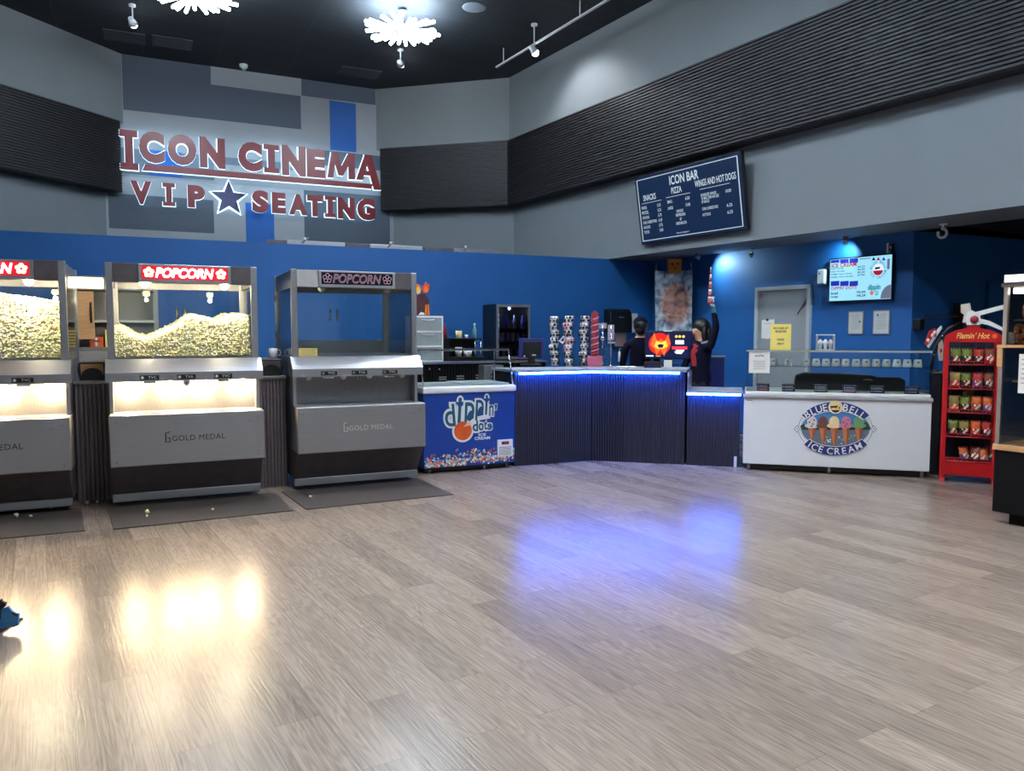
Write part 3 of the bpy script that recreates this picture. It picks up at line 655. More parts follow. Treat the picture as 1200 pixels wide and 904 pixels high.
m = MB(); m.box(0.0, WD, gv-0.012, gv+0.3, gz-0.008, gz+0.012, CHROME, 0.004); m.build('guard_rail', t)
m = MB(); m.add([(0.02, 0.02, 0.93), (WD-0.02, 0.02, 0.93), (WD-0.02, gv, gz), (0.02, gv, gz), (0.02, 0.027, 0.93), (WD-0.02, 0.027, 0.93), (WD-0.02, gv+0.007, gz), (0.02, gv+0.007, gz)], [(0, 1, 2, 3), (7, 6, 5, 4), (0, 4, 5, 1), (1, 5, 6, 2), (2, 6, 7, 3), (3, 7, 4, 0)], GLASS); m.build('guard_glass', t)
for u in (0.01, WD-0.01): MB().tube([(u, 0.02, 0.925), (u, gv, gz)], 0.008, CHROME, 8).build('guard_post', t)
for u in (0.06, WD-0.06): MB().cyl((u, gv+0.27, 0.925), (u, gv+0.27, gz), 0.008, m=CHROME, seg=8).build('guard_post', t)

# ------------------------------------------------------------------ back counter along the blue partition and what stands on it
VB = -0.66; ZB = FL.px(540, 424, VB)[1]
t = thing('back_counter', 'black ribbed back counter with labelled drawers along the blue wall', 'counter', FL.at(-3.9, VB)); Wb = FL.px(640, 425, VB)[0]+3.9
m = MB(); m.box(0, Wb, 0.012, 0.64, 0, ZB-0.03, BLACKM); wavy(m, 0, Wb, 0.02, ZB-0.03, 0.012, 0.045, 0.01, BLACKM)
m.build('ribbed_front', t); MB().box(-0.01, Wb+0.01, -0.02, 0.652, ZB-0.03, ZB, STEELD, 0.003).build('worktop', t)
q, bx = zz(470, 320, 6.459, FL, VB)
def bc(r, dv=0.0):
    q2, b2 = zz(470, 320, 6.459, FL, VB+dv); return b2(*r)
for x, y in ((315, 790), (315, 806), (448, 782), (448, 800), (594, 776), (594, 796)):
    a = bx(x-28, y-5, x+28, y+5); MB().box(a[0]+3.9, a[1]+3.9, -0.004, 0.004, a[2], a[3], GREYINK).build('drawer_label', t)
for x, y in ((215, 729), (290, 729)): a = q(x, y); MB().ball((a[0]+3.9, -0.008, a[1]), 0.018, CHROME, 2).build('knob', t)
a = bc((630, 700, 776, 822), -0.25)
t = thing('steel_warmer', 'low steel box with two slots beside the black ribbed counter front', 'food warmer', FL.at(a[0], VB-0.25)); hw = a[1]-a[0]
MB().box(0, hw, 0, 0.22, 0.0, a[3], STEEL, 0.006).build('housing', t)
for x, y in ((715, 769), (720, 796)):
    b2 = bc((x-36, y-5, x+36, y+5), -0.25); MB().box(b2[0]-a[0], b2[1]-a[0], -0.003, 0.01, b2[2], b2[3], BLACK).build('slot', t)
MILKY = mat('milky_plastic', (190, 204, 208), 0.3); MILKY.node_tree.nodes['Principled BSDF'].inputs['Alpha'].default_value = 0.45
# translucent drawer tower
DV = 0.12
a = bc((85, 325, 319, 668), DV); dw = a[1]-a[0]; dh = a[3]-ZB
t = thing('drawer_tower', 'white three-drawer plastic tower with see-through fronts on the back counter', 'storage drawers', FL.at(a[0], VB+DV, ZB))
m = MB(); m.box(0, 0.018, 0, 0.36, 0, dh, WHITE).box(dw-0.018, dw, 0, 0.36, 0, dh, WHITE).box(0.018, dw-0.018, 0.34, 0.36, 0, dh, WHITE)
for k in range(4): m.box(0.018, dw-0.018, 0, 0.34, dh*k/3*0.965, dh*k/3*0.965+0.022, WHITE)
m.build('frame', t)
fill = [mat('paper_stack', (214, 214, 206), 0.8), mat('pale_bags', (150, 160, 165), 0.7), mat('brown_trays', (112, 84, 66), 0.7)]
for k in range(3):
    z0 = dh*k/3*0.965+0.026; z1 = dh*(k+1)/3*0.965-0.004
    d = MB().box(0.024, dw-0.024, -0.004, 0.004, z0, z1, MILKY).box(0.024, dw-0.024, 0.0, 0.32, z0, z0+0.006, FROST).build('drawer', t)
    m = MB(); m.tube([(dw*.3, -0.004, z1-0.022), (dw*.32, -0.018, z1-0.03), (dw*.5, -0.02, z1-0.036), (dw*.68, -0.018, z1-0.03), (dw*.7, -0.004, z1-0.022)], 0.006, FROST, 6); m.build('handle', d)
    m = MB()
    if k == 2: m.prism([(0.04, z0+0.008), (dw-0.05, z0+0.008), (dw-0.08, z0+0.04), (dw*.6, z0+0.085), (dw*.4, z0+0.10), (0.10, z0+0.05)], 0.03, 0.28, fill[2])
    elif k == 1:
        for j in range(4): m.ball((dw*(0.45+0.13*j), 0.1, z0+0.045), 0.036, fill[1], 2, wob=0.3)
    else: m.box(dw*.3, dw*.75, 0.03, 0.28, z0+0.008, z0+0.05, fill[0])
    m.build('contents', d)
# flame-topped cut-out on the drawer tower
FLM = [mat('flame_orange', (236, 120, 30), 0.6), mat('flame_yellow', (250, 200, 90), 0.6), mat('cutout_maroon', (70, 26, 34), 0.6), mat('flame_red', (220, 70, 30), 0.6)]
q, _ = zz(470, 320, 6.459, FL, VB+0.2); b0 = q(155, 320)
t = thing('cardboard_cutout', 'cardboard cut-out of two flames standing on the drawer tower', 'cut-out', FL.at(b0[0], VB+0.2, ZB+dh))
def rel(pts): return [(q(*p)[0]-b0[0], max(0, q(*p)[1]-(ZB+dh))) for p in pts]
m = MB(); m.prism(rel([(120, 318), (112, 250), (116, 195), (140, 160), (182, 160), (212, 200), (218, 318)]), 0, 0.012, FLM[2]); normals(m.build('card', t))
m = MB(); m.prism(rel([(102, 140), (94, 100), (90, 65), (112, 92), (126, 80), (140, 92), (152, 125), (146, 155), (124, 165)]), -0.006, 0.008, FLM[0]); m.prism(rel([(108, 138), (118, 108), (134, 104), (146, 130), (140, 154), (120, 158)]), -0.008, -0.005, FLM[1]); normals(m.build('flame', t))
m = MB(); m.prism(rel([(160, 130), (158, 95), (172, 100), (186, 66), (196, 95), (216, 78), (214, 125), (204, 150), (176, 154)]), -0.006, 0.008, FLM[3]); m.prism(rel([(170, 130), (176, 108), (194, 104), (204, 124), (198, 144), (178, 146)]), -0.008, -0.005, FLM[0]); normals(m.build('flame', t))
m = MB(); m.prism(rel([(178, 318), (182, 240), (196, 240), (196, 318)]), -0.006, 0, FLM[0]); m.prism(rel([(202, 318), (200, 240), (210, 236), (216, 318)]), -0.006, 0, FLM[0]); m.prism(rel([(130, 318), (150, 296), (172, 302), (178, 318)]), -0.007, 0, PAPER); normals(m.build('stripe', t))
# coffee shelf
a = bc((322, 495, 612, 668), 0.2); sh = bc((365, 495, 612, 517), 0.2); cw = a[1]-a[0]
t = thing('cup_shelf', 'black two-tier coffee shelf on the back counter holding cups and bottles', 'shelf', FL.at(a[0], VB+0.2, ZB)); st = sh[3]-ZB
s0 = sh[0]-a[0]; lt = 0.06
m = MB(); m.box(s0, cw, 0, 0.26, st-0.022, st, BLACK, 0.003); m.build('upper_tier', t)
MB().box(s0, cw+0.07, -0.03, 0.26, 0.0, lt, BLACK, 0.004).build('lower_tier', t)
MB().box(0, s0, 0.0, 0.26, 0, st, BLACK, 0.004).build('side_box', t)
for u in (cw-0.10, cw-0.01): MB().cyl((u, 0.02, lt), (u, 0.02, st-0.02), 0.011, m=CHROME, seg=8).build('post', t)
MB().box(s0, cw, 0.25, 0.262, lt, st, BLACK).build('back_panel', t)
def cup(name, lab, u, v, z, r, h, m1, band=None, flare=1.15, grp=None):
    o = MB(); o.lathe([(0.004, 0.003), (r, 0.0), (r*flare, h), (r*flare-0.004, h), (r-0.004, 0.006), (0.004, 0.006)], (0, 0, 0), m1, 18)
    if band:
        for k in range(7): o.ball((r*1.08*math.cos(k*.9), r*1.08*math.sin(k*.9), h*(0.35+0.3*(k % 2))), r*0.22, band, 1, (1, 1, .8))
    return solo(o, name, lab, 'cup', FL.at(u, v, z), grp)
def bott(lab, u, v, z, r, h, m1, mc):
    t = thing('bottle', lab, 'bottle', FL.at(u, v, z), 'bottles on the coffee shelf')
    MB().lathe([(0.004, 0.0), (r, 0.002), (r, h*.55), (r*.45, h*.72), (r*.4, h*.84), (0.004, h*.84)], (0, 0, 0), m1, 16).build('body', t)
    MB().cyl((0, 0, h*.84), (0, 0, h), r*.5, m=mc, seg=12).build('cap', t)
ux = lambda x, y, dv: zz(470, 320, 6.459, FL, VB+dv)[0](x, y)[0]
bott('red bottle with a pale label at the left end of the coffee shelf', s0+a[0]-0.035, VB+0.3, ZB+st, 0.03, 0.21, RED, RED)
cup('paper_cup', 'tan paper cup on the upper tier of the coffee shelf', ux(437, 465, .32), VB+0.32, ZB+st, 0.042, 0.11, CREAM, None)
cup('paper_cup', 'tiny white cup between the tan cup and the tall bottle', ux(495, 485, .32), VB+0.32, ZB+st, 0.02, 0.05, WHITE, None)
bott('tall green-blue bottle with a white cap on the coffee shelf', ux(556, 450, .32), VB+0.32, ZB+st, 0.032, 0.22, mat('bottle_green', (110, 160, 170), 0.2), WHITE)
cup('paper_cup', 'tall patterned paper cup on the lower tier of the coffee shelf', ux(435, 560, .27), VB+0.27, ZB+lt, 0.045, 0.14, WHITE, INK)
cup('paper_cup', 'short patterned paper cup right of the tall one on the lower tier', ux(505, 585, .27), VB+0.27, ZB+lt, 0.055, 0.09, WHITE, NAVY)
# drinks fridge
FV = 0.10; a = zz(470, 320, 6.459, FL, VB+FV)[1](725, 238, 978, 640); fw = a[1]-a[0]; fh = a[3]-ZB
t = thing('drinks_fridge', 'small black drinks fridge with a glass door on the back counter', 'fridge', FL.at(a[0], VB+FV, ZB))
m = MB(); m.box(0, 0.02, 0.03, 0.52, 0, fh, BLACK).box(fw-0.02, fw, 0.03, 0.52, 0, fh, BLACK).box(0.02, fw-0.02, 0.5, 0.52, 0, fh, BLACK).box(0.02, fw-0.02, 0.03, 0.5, fh-0.025, fh, BLACK).box(0.02, fw-0.02, 0.03, 0.5, 0, 0.03, BLACK); m.build('case', t)
m = MB(); m.box(0, 0.03, 0, 0.03, 0.02, fh, STEEL).box(fw-0.03, fw, 0, 0.03, 0.02, fh, STEEL).box(0.03, fw-0.03, 0, 0.03, fh-0.04, fh, STEEL).box(0.03, fw-0.03, 0, 0.03, 0.02, 0.06, STEEL); d = m.build('door', t)
MB().box(0.03, fw-0.03, 0.01, 0.016, 0.06, fh-0.04, GLASSD).build('pane', d)
MB().tube([(0.015, -0.0, 0.12), (0.015, -0.03, 0.14), (0.015, -0.03, fh-0.14), (0.015, 0.0, fh-0.12)], 0.008, CHROME, 6).build('handle', d)
pl_ = FL.w(a[0]+fw*.5, VB+FV+0.16, ZB+fh-0.10); point('fridge_glow', pl_, 5.0, (0.55, 0.62, 1.0), .02)
MB().ball((fw*.5, 0.16, fh-0.055), 0.022, mat('fridge_lamp', (255, 255, 255), 0.3, emit=(160, 170, 255), power=14.0), 2).build('lamp', t)
m = MB()
for z in (fh*0.33, fh*0.56): m.box(0.02, fw-0.02, 0.05, 0.5, z, z+0.008, CHROME)
m.build('rack', t)
bc2 = [mat('can_blue', (40, 70, 190), 0.3), mat('can_silver', (170, 175, 190), 0.25), mat('can_violet', (110, 90, 180), 0.3)]
gidx = 0
for z, n in ((0.03, 5), (fh*0.33+0.008, 6), (fh*0.56+0.008, 4)):
    for k in range(n):
        u = 0.07+(fw-0.14)*k/(n-1); hgt = 0.13 if z < fh*.5 else 0.20; o = MB(); r0 = 0.026
        o.lathe([(0.004, 0), (r0, 0.003), (r0, hgt*.6), (r0*.5, hgt*.8), (r0*.45, hgt), (0.004, hgt)] if hgt > .15 else [(0.004, 0), (r0*.8, 0), (r0, 0.01), (r0, hgt-.01), (r0*.8, hgt), (0.004, hgt)], (0, 0, 0), bc2[(k+gidx) % 3], 14)
        row = ('bottom', 'middle', 'top')[gidx]; od = ('first', 'second', 'third', 'fourth', 'fifth', 'sixth')[k]
        solo(o, 'drink_bottle' if hgt > .15 else 'drink_can', '%s %s from the left on the %s shelf inside the drinks fridge' % (od, 'bottle' if hgt > .15 else 'can', row), 'drink', FL.at(a[0]+u, VB+FV+0.12, ZB+z), 'drinks in the fridge')
    gidx += 1
# paper towel dispenser, soap holder and towel on the blue partition
a = FL.box(716, 362, 741, 390, -0.22); t = thing('towel_dispenser', 'black paper towel dispenser on the blue wall above the bar', 'dispenser', FL.at(a[0], -0.22, a[2])); dw2, dh2 = a[1]-a[0], a[3]-a[2]
MB().prism([(0, 0.0), (0.22, 0.0), (0.22, dh2*.98), (0.10, dh2), (0.02, dh2*.85), (0, dh2*.5)], 0, dw2, BLACK, 'u').build('cover', t, 0.01)
m = MB(); m.text('Kolo', (dw2*.42, dw2*.62, dh2*.58, dh2*.68), -0.001+0.008, PAPER); m.build('maker_mark', t)
MB().box(dw2*.3, dw2*.82, 0.06, 0.068, -dh2*.58, 0.01, mat('brown_towel', (140, 120, 118), 0.9), 0.002).build('paper_towel', t)
a = FL.box(741, 367.5, 747.5, 390, -0.1); m = MB(); m.box(0, a[1]-a[0], 0, 0.1, 0, a[3]-a[2], WHITE, 0.012); solo(m, 'soap_dispenser', 'narrow white soap dispenser right of the towel dispenser', 'dispenser', FL.at(a[0], -0.1, a[2]))

# ------------------------------------------------------------------ bar counter with LED edge
LED = mat('led_strip_light', (120, 170, 255), 0.4, emit=(36, 100, 255), power=150.0, sample=True)
BARTOP = mat('bar_top', (140, 150, 170), 0.5, 0, 0.04)
FC = Fr(0.029, 8.58, 23.2); FK = Fr(0.932, 8.967, -15.8); ZT = 1.083
u2 = FK.px(803, 445)[0]; u3 = FK.px(868, 470)[0]
t = thing('bar_counter', 'angled ribbed bar counter with a glowing blue edge', 'bar counter', FC.at(0, 0))
def loc(f, u, v): return FC.l(*f.w(u, v)[:2])
def sheet(f, ua, ub, z0, z1, v, name):
    m = MB(); wavy(m, ua, ub, z0, z1, v, 0.030, 0.012, RIBBAR); P = []
    for p in m.V: x, y, z = f.w(*p); l = FC.l(x, y); P.append((l[0], l[1], z))
    m.V = P; return m.build(name, t)
LC = math.hypot(0.903, 0.387)
sheet(FC, 0, LC, 0.0, 1.05, 0.012, 'ribbed_panel'); sheet(FK, 0, u2, 0.0, 1.05, 0.012, 'ribbed_panel')
back = [loc(FK, u2, 0.62), loc(FK, 0.12, 0.66), FC.l(*FC.w(0.0, 0.66)[:2])]
m = MB(); m.prism([(0, 0.014), (LC, 0.014), loc(FK, u2, 0.014)]+back, 0, 1.05, BLACKM, 'z'); normals(m.build('carcass', t))
top = [(-0.02, -0.095), loc(FK, 0.0, -0.10), loc(FK, u2+0.02, -0.095), loc(FK, u2+0.02, 0.64), loc(FK, 0.12, 0.68), (-0.02, 0.68)]
m = MB(); m.prism(top, 1.058, ZT, BARTOP, 'z'); normals(m.build('countertop', t))
def led(par, pts, name='led_strip'): MB().tube(pts, 0.011, LED, 8).build(name, par)
e0 = loc(FK, 0, -0.085); e1 = loc(FK, u2-0.06, -0.08)
led(t, [(0.02, -0.08, 1.046), (e0[0]-0.003, e0[1], 1.046)]); led(t, [(e0[0]+0.003, e0[1], 1.046), (e1[0], e1[1], 1.046)])
t2 = thing('lower_counter', 'low ribbed counter with its own blue glowing edge at the bar end', 'bar counter', FK.at(u2+0.025, 0)); wl = u3-u2-0.025; ZL = 0.852
m = MB(); wavy(m, 0, wl, 0, ZL-0.03, 0.012, 0.030, 0.012, RIBBAR); m.build('ribbed_panel', t2)
MB().box(0, wl, 0.014, 0.6, 0, ZL-0.03, BLACKM).build('carcass', t2)
MB().box(-0.0, wl+0.02, -0.095, 0.62, ZL-0.022, ZL, BARTOP, 0.004).build('countertop', t2)
MB().tube([(0.0, -0.08, ZL-0.036), (wl, -0.08, ZL-0.036)], 0.011, LED, 8).build('led_strip', t2)
MB().box(0.0, 0.02, 0.0, 0.6, ZL, ZT-0.03, STEEL, 0.003).build('end_panel', t2)
MB().box(wl-0.06, wl-0.03, -0.012, 0.01, 0.0, 0.12, WHITE, 0.003).build('outlet', t2)

# ------------------------------------------------------------------ on the bar
def on_bar(px, py, deg=-5): p = atz(px, py, ZT); return ((p[0], p[1], ZT), math.radians(deg))
def ppm(px, py): p = atz(px, py, ZT); return p[1]/FPX      # metres per photo pixel there
# till monitor seen from behind
p, rz = on_bar(622, 428.5, 15); k = p[1]/FPX
t = thing('till_monitor', 'dark till monitor on the left end of the bar, seen from behind', 'monitor', (p, rz))
m = MB(); m.prism([(-15*k, 9*k), (15.5*k, 9*k), (16.5*k, 32*k), (-14*k, 32*k)], -0.02, 0.02, NAVY); m.prism([(-11*k, 12*k), (11*k, 12*k), (12*k, 28*k), (-10*k, 28*k)], -0.045, -0.02, BLACK); normals(m.build('screen_housing', t, 0.006))
m = MB(); m.box(-4*k, 4*k, -0.05, 0.0, 0.015, 14*k, BLACK, 0.008).box(-11*k, 11*k, -0.10, 0.10, 0, 0.02, BLACK, 0.006); m.build('stand', t)
m = MB(); m.rect(0, 5*k, 11.5*k, 13*k, -0.0505, PAPER); m.disc(-9*k, 11*k, 0.012, -0.0465, PAPER, 12); m.build('port_marking', t)
# three stacked towers
CUPW = mat('cup_white', (228, 228, 236), 0.4); CUPK = mat('cup_print', (28, 24, 34), 0.4); CUPR = mat('cup_print_red', (170, 50, 80), 0.4)
def tower(px, py, top, lab, seed, redk):
    p, rz = on_bar(px, py); k = p[1]/FPX; H_ = (py-top)*k; r_ = random.Random(seed)
    t = thing('cup_tower', lab, 'cup tower', (p, rz), 'patterned towers on the bar'); n = 7; h = H_/n
    for i in range(n):
        ox = 0.012*math.sin(i*1.9+seed); m = MB(); r0 = 0.050
        m.lathe([(0.004, 0), (r0*.8, 0), (r0*1.0, h*.12), (r0*.95, h*.45), (r0*1.12, h*.62), (r0*1.15, h*.85), (r0*.9, h*.98), (0.004, h)], (ox, 0, i*h), CUPW, 16)
        col = CUPR if i in redk else CUPK
        for a in range(14):
            th = a*PI/7+r_.uniform(-.2, .2); zc = i*h+h*(0.35+0.42*(a % 2)); m.ball((ox+r0*1.0*math.cos(th), r0*1.0*math.sin(th), zc), r_.uniform(0.015, 0.024), col if a % 3 else CUPK, 1, (1, 1, r_.uniform(.7, 1.4)))
        for a in range(4):
            th = -PI/2+(a-1.5)*.5; m.ball((ox+r0*1.12*math.cos(th), r0*1.12*math.sin(th), i*h+h*.8), 0.011, CUPW, 1)
        m.build('cup', t)
    if redk:
        m = MB(); m.prism([(-0.12, H_*.50), (-0.055, H_*.62), (-0.045, H_*.50), (-0.07, H_*.44)], -0.03, 0.02, CUPW); m.prism([(-0.10, H_*.50), (-0.06, H_*.58), (-0.055, H_*.50)], -0.032, -0.03, CUPK); normals(m.build('side_flap', t))
tower(649.5, 428.6, 371, 'white and black patterned tower of cups, leftmost of the three', 1, ())
tower(666, 429.3, 370.5, 'patterned cup tower with red patches and a side flap, middle of three', 2, (2, 3, 5))
tower(684.5, 429, 370.5, 'white and black patterned tower of cups next to the red spiral', 3, ())
# red spiral on a box
p, rz = on_bar(696.8, 429.6); k = p[1]/FPX
PINKB = mat('dusty_red_box', (170, 84, 110), 0.6); SPR = mat('spiral_red', (150, 52, 66), 0.4); SPW = mat('spiral_pale', (205, 130, 150), 0.4)
m = MB(); m.box(-8.5*k, 8.5*k, -0.08, 0.08, 0, 12*k, PINKB, 0.004); solo(m, 'display_box', 'dusty red box on the bar carrying the red spiral column', 'box', (p, rz))
t = thing('spiral_column', 'twisted red column standing on the dusty red box', 'decoration', ((p[0], p[1], ZT+12*k), rz)); Hs = 53*k
m = MB(); m.lathe([(0.004, 0), (0.045, 0), (0.042, Hs*.8), (0.02, Hs*.98), (0.004, Hs)], (0, 0, 0), SPR, 16); m.build('core', t)
for s_, mm in ((0, SPW), (PI, SPR)):
    m = MB(); m.tube([(0.043*math.cos(a*.35+s_), 0.043*math.sin(a*.35+s_), 0.012+a/110*Hs*.85) for a in range(110)], 0.009, mm, 6); m.build('twist', t)
m = MB(); m.prism([(-0.035, Hs*.78), (0.03, Hs*.78), (0.045, Hs*.98), (0.02, Hs*.93), (0.0, Hs*1.02), (-0.025, Hs*.95), (-0.045, Hs*1.0)], -0.04, -0.02, SPR); normals(m.build('crown', t))
# two wire display racks
for x, y, top, wd_, lab in ((706, 427.5, 379, 9.5, 'wire display rack with several rungs beside the red spiral column'), (715.7, 429, 381, 7.5, 'narrow wire display rack in front of the towel dispenser')):
    p, rz = on_bar(x, y); k = p[1]/FPX; H_ = (y-top)*k; t = thing('display_rack', lab, 'rack', (p, rz), 'wire racks on the bar'); hw = wd_*k/2
    MB().cyl((0, 0, 0.008), (0, 0, H_), 0.009, m=CHROME, seg=8).build('pole', t); MB().lathe([(0.004, 0), (hw, 0), (hw, 0.006), (0.02, 0.012), (0.004, 0.012)], (0, 0, 0), CHROME, 16).build('base', t)
    MB().box(-hw, hw, -0.008, 0.008, H_-0.07 if wd_ > 8 else H_*.62, H_, mat('rack_card_%d' % int(wd_), (150, 140, 165), 0.4), 0.003).build('header_card', t)
    if wd_ > 8:
        for j in range(7):
            MB().tube([(-hw, -0.02, H_*(.06+.06*j)), (-hw, 0.0, H_*(.06+.06*j)), (hw, 0.0, H_*(.06+.06*j)), (hw, -0.02, H_*(.06+.06*j))], 0.003, CHROME, 5).build('rung', t)
        MB().ball((0, -0.01, H_*.62), 0.035, CHROME, 2, (1, .4, 1)).build('badge', t)
    else: MB().box(-hw, hw*1.3, -0.02, 0.01, H_*.55, H_*.59, CHROME).build('rung', t)
# two pump bottles
for x, lab in ((725.8, 'left white pump bottle behind the bar'), (729.6, 'right white pump bottle behind the bar')):
    p = atz(x, 424, ZT); t = thing('pump_bottle', lab, 'bottle', ((p[0], p[1], ZT), 0.3), 'pump bottles'); k = p[1]/FPX
    MB().lathe([(0.004, 0), (0.018, 0), (0.018, 10*k), (0.008, 12*k), (0.004, 12*k)], (0, 0, 0), WHITE, 12).build('body', t); MB().tube([(0, 0, 11*k), (0, 0, 15.5*k), (0.01, -0.025, 15.5*k)], 0.004, WHITE, 6).build('pump', t)
# customer display with the picture
p, rz = on_bar(783, 427.5, -15.8); k = p[1]/FPX
t = thing('counter_screen', 'black screen on the bar showing a red and gold picture', 'screen', (p, rz)); x0, x1, z0, z1 = -27.5*k, 27*k, 6.5*k, 39.5*k
MB().box(x0, x1, 0, 0.03, z0, z1, BLACK, 0.006).build('housing', t)
def scr(n, c, e): return mat('screen_'+n, c, 0.3, emit=c, power=e)
SB, SR, SY, SO, SW, SRT = scr('navy', (16, 22, 70), .2), scr('red', (220, 30, 20), .5), scr('yellow', (250, 200, 80), .55), scr('orange', (240, 110, 40), .5), scr('white', (220, 225, 235), .8), scr('redtext', (230, 50, 70), .9)
m = MB(); m.rect(x0+.012, x1-.012, z0+.014, z1-.012, -0.0006, SB); X = lambda a: x0+(x1-x0)*a; Z = lambda a: z0+(z1-z0)*a
m.disc(X(.32), Z(.54), (x1-x0)*.235, -0.001, SR, 24)
m.poly([(X(.12), Z(.5)), (X(.2), Z(.95)), (X(.27), Z(.6)), (X(.34), Z(.72)), (X(.42), Z(.62)), (X(.5), Z(.9)), (X(.54), Z(.55)), (X(.47), Z(.35)), (X(.42), Z(.1)), (X(.34), Z(.35)), (X(.25), Z(.12)), (X(.22), Z(.34))], -0.0014, SO)
m.poly([(X(.2), Z(.45)), (X(.25), Z(.66)), (X(.34), Z(.58)), (X(.45), Z(.66)), (X(.49), Z(.45)), (X(.38), Z(.36)), (X(.27), Z(.36))], -0.0018, SY)
m.poly([(X(.27), Z(.50)), (X(.34), Z(.54)), (X(.41), Z(.50)), (X(.38), Z(.40)), (X(.30), Z(.40))], -0.0022, SB)
for a in (.67, .74, .82): m.disc(X(a), Z(.80), (x1-x0)*.03, -0.0012, SY, 10)
m.rect(X(.65), X(.83), Z(.53), Z(.67), -0.0012, SW); m.rect(X(.58), X(.9), Z(.35), Z(.45), -0.0012, SRT); m.rect(X(.66), X(.84), Z(.29), Z(.33), -0.0012, SW)
m.poly([(X(.63), Z(.27)), (X(.83), Z(.29)), (X(.78), Z(.18)), (X(.66), Z(.2))], -0.0014, SW); m.rect(X(.03), X(.19), Z(.085), Z(.13), -0.0012, SW); m.rect(X(.24), X(.34), Z(.09), Z(.12), -0.0012, SY)
m.build('screen_picture', t)
MB().box(X(.40), X(.58), -0.004, 0.0, z1-.008, z1+.006, PAPER).build('top_clip', t)
m = MB(); m.box(-0.05, 0.05, 0.005, 0.06, 0.012, z0+.05, BLACK, 0.004).box(-0.14, 0.14, -0.06, 0.12, 0, 0.016, BLACK, 0.004); m.build('stand', t)
p, rz = on_bar(782.5, 431.0, -15.8); m = MB(); m.box(-4.2*k, 4.2*k, 0, 0.03, 0, 8*k, PAPER, 0.002); solo(m, 'card_block', 'small white card block in front of the counter screen stand', 'card', (p, rz))
p, rz = on_bar(765, 431, -15.8); t = thing('card_terminal', 'black card terminal on the bar below the counter screen', 'card terminal', (p, rz))
MB().prism([(-0.05, 0.0), (0.06, 0.0), (0.06, 0.075), (-0.05, 0.045)], -0.10, 0.10, BLACK, 'u').build('housing', t); MB().box(-0.06, 0.06, -0.052, -0.05, 0.012, 0.036, NAVY).build('keypad', t)
p, rz = on_bar(732, 431.2, 10); m = MB(); m.box(-0.10, 0.13, -0.05, 0.05, 0, 0.018, PAPER, 0.002); solo(m, 'receipt_pad', 'flat pale pad lying on the bar left of the screen', 'pad', (p, rz))
# dark low cabinet behind the low counter
p = atz(842.5, 449, 0.9); hh = 1.5-(418-390)/FPX*(p[1]+1.2)
t = thing('low_cabinet', 'dark low cabinet behind the person at the low counter', 'cabinet', ((2.62, 10.1, 0), math.radians(-15.8)))
MB().box(-0.02, 0.16, 0, 0.4, 0, 1.175, NAVY, 0.004).build('carcass', t); MB().box(-0.03, 0.17, -0.01, 0.41, 1.175, 1.19, STEELD, 0.002).build('top', t)

# ------------------------------------------------------------------ hanging printed cloth in the corner, with an orange card
FP = Fr(2.57, 12.3, -15.5)
a = FP.box(767, 317, 811, 389.6)
def cloth_mat():
    m = bpy.data.materials.new('mottled_silver_print'); m.use_nodes = True; nt = m.node_tree; b = nt.nodes['Principled BSDF']; b.inputs['Roughness'].default_value = 0.6
    tc = nt.nodes.new('ShaderNodeTexCoord'); mp = nt.nodes.new('ShaderNodeMapping'); mp.inputs['Location'].default_value = (-0.04, 0, -0.50); mp.inputs['Scale'].default_value = (3.6, 0.0, 2.4)
    gr = nt.nodes.new('ShaderNodeTexGradient'); gr.gradient_type = 'SPHERICAL'; nz = nt.nodes.new('ShaderNodeTexNoise'); nz.inputs['Scale'].default_value = 10; nz.inputs['Detail'].default_value = 6; nz.inputs['Distortion'].default_value = 0.6
    LK = nt.links.new; LK(tc.outputs['Object'], mp.inputs[0])
    vm = nt.nodes.new('ShaderNodeVectorMath'); vm.operation = 'MULTIPLY'; vm.inputs[1].default_value = (3.6, 0, 2.4)
    vs = nt.nodes.new('ShaderNodeVectorMath'); vs.operation = 'SUBTRACT'; vs.inputs[1].default_value = (0.33, 0, 0.46); LK(tc.outputs['Object'], vs.inputs[0]); LK(vs.outputs[0], vm.inputs[0]); LK(vm.outputs[0], gr.inputs[0]); LK(tc.outputs['Object'], nz.inputs['Vector'])
    rp = nt.nodes.new('ShaderNodeValToRGB'); e = rp.color_ramp.elements; e[0].position = 0.32; e[0].color = lin((60, 74, 96)); e[1].position = 0.66; e[1].color = lin((176, 192, 206)); LK(nz.outputs['Fac'], rp.inputs[0])
    r2 = nt.nodes.new('ShaderNodeValToRGB'); e = r2.color_ramp.elements; e[0].position = 0.3; e[0].color = lin((70, 50, 56)); e[1].position = 0.65; e[1].color = lin((176, 128, 112)); LK(nz.outputs['Fac'], r2.inputs[0])
    mx = nt.nodes.new('ShaderNodeMixRGB'); sm = nt.nodes.new('ShaderNodeMapRange'); sm.inputs['From Max'].default_value = 0.35; LK(gr.outputs['Fac'], sm.inputs[0]); LK(sm.outputs[0], mx.inputs['Fac']); LK(rp.outputs[0], mx.inputs['Color1']); LK(r2.outputs[0], mx.inputs['Color2'])
    LK(mx.outputs[0], b.inputs['Base Color']); return m
t = thing('hanging_cloth', 'grey printed cloth hanging in the blue corner above the bar', 'banner', FP.at(a[0], 0, a[2])); cw, ch = a[1]-a[0], a[3]-a[2]
V, F = [], []
nu, nz_ = 24, 30
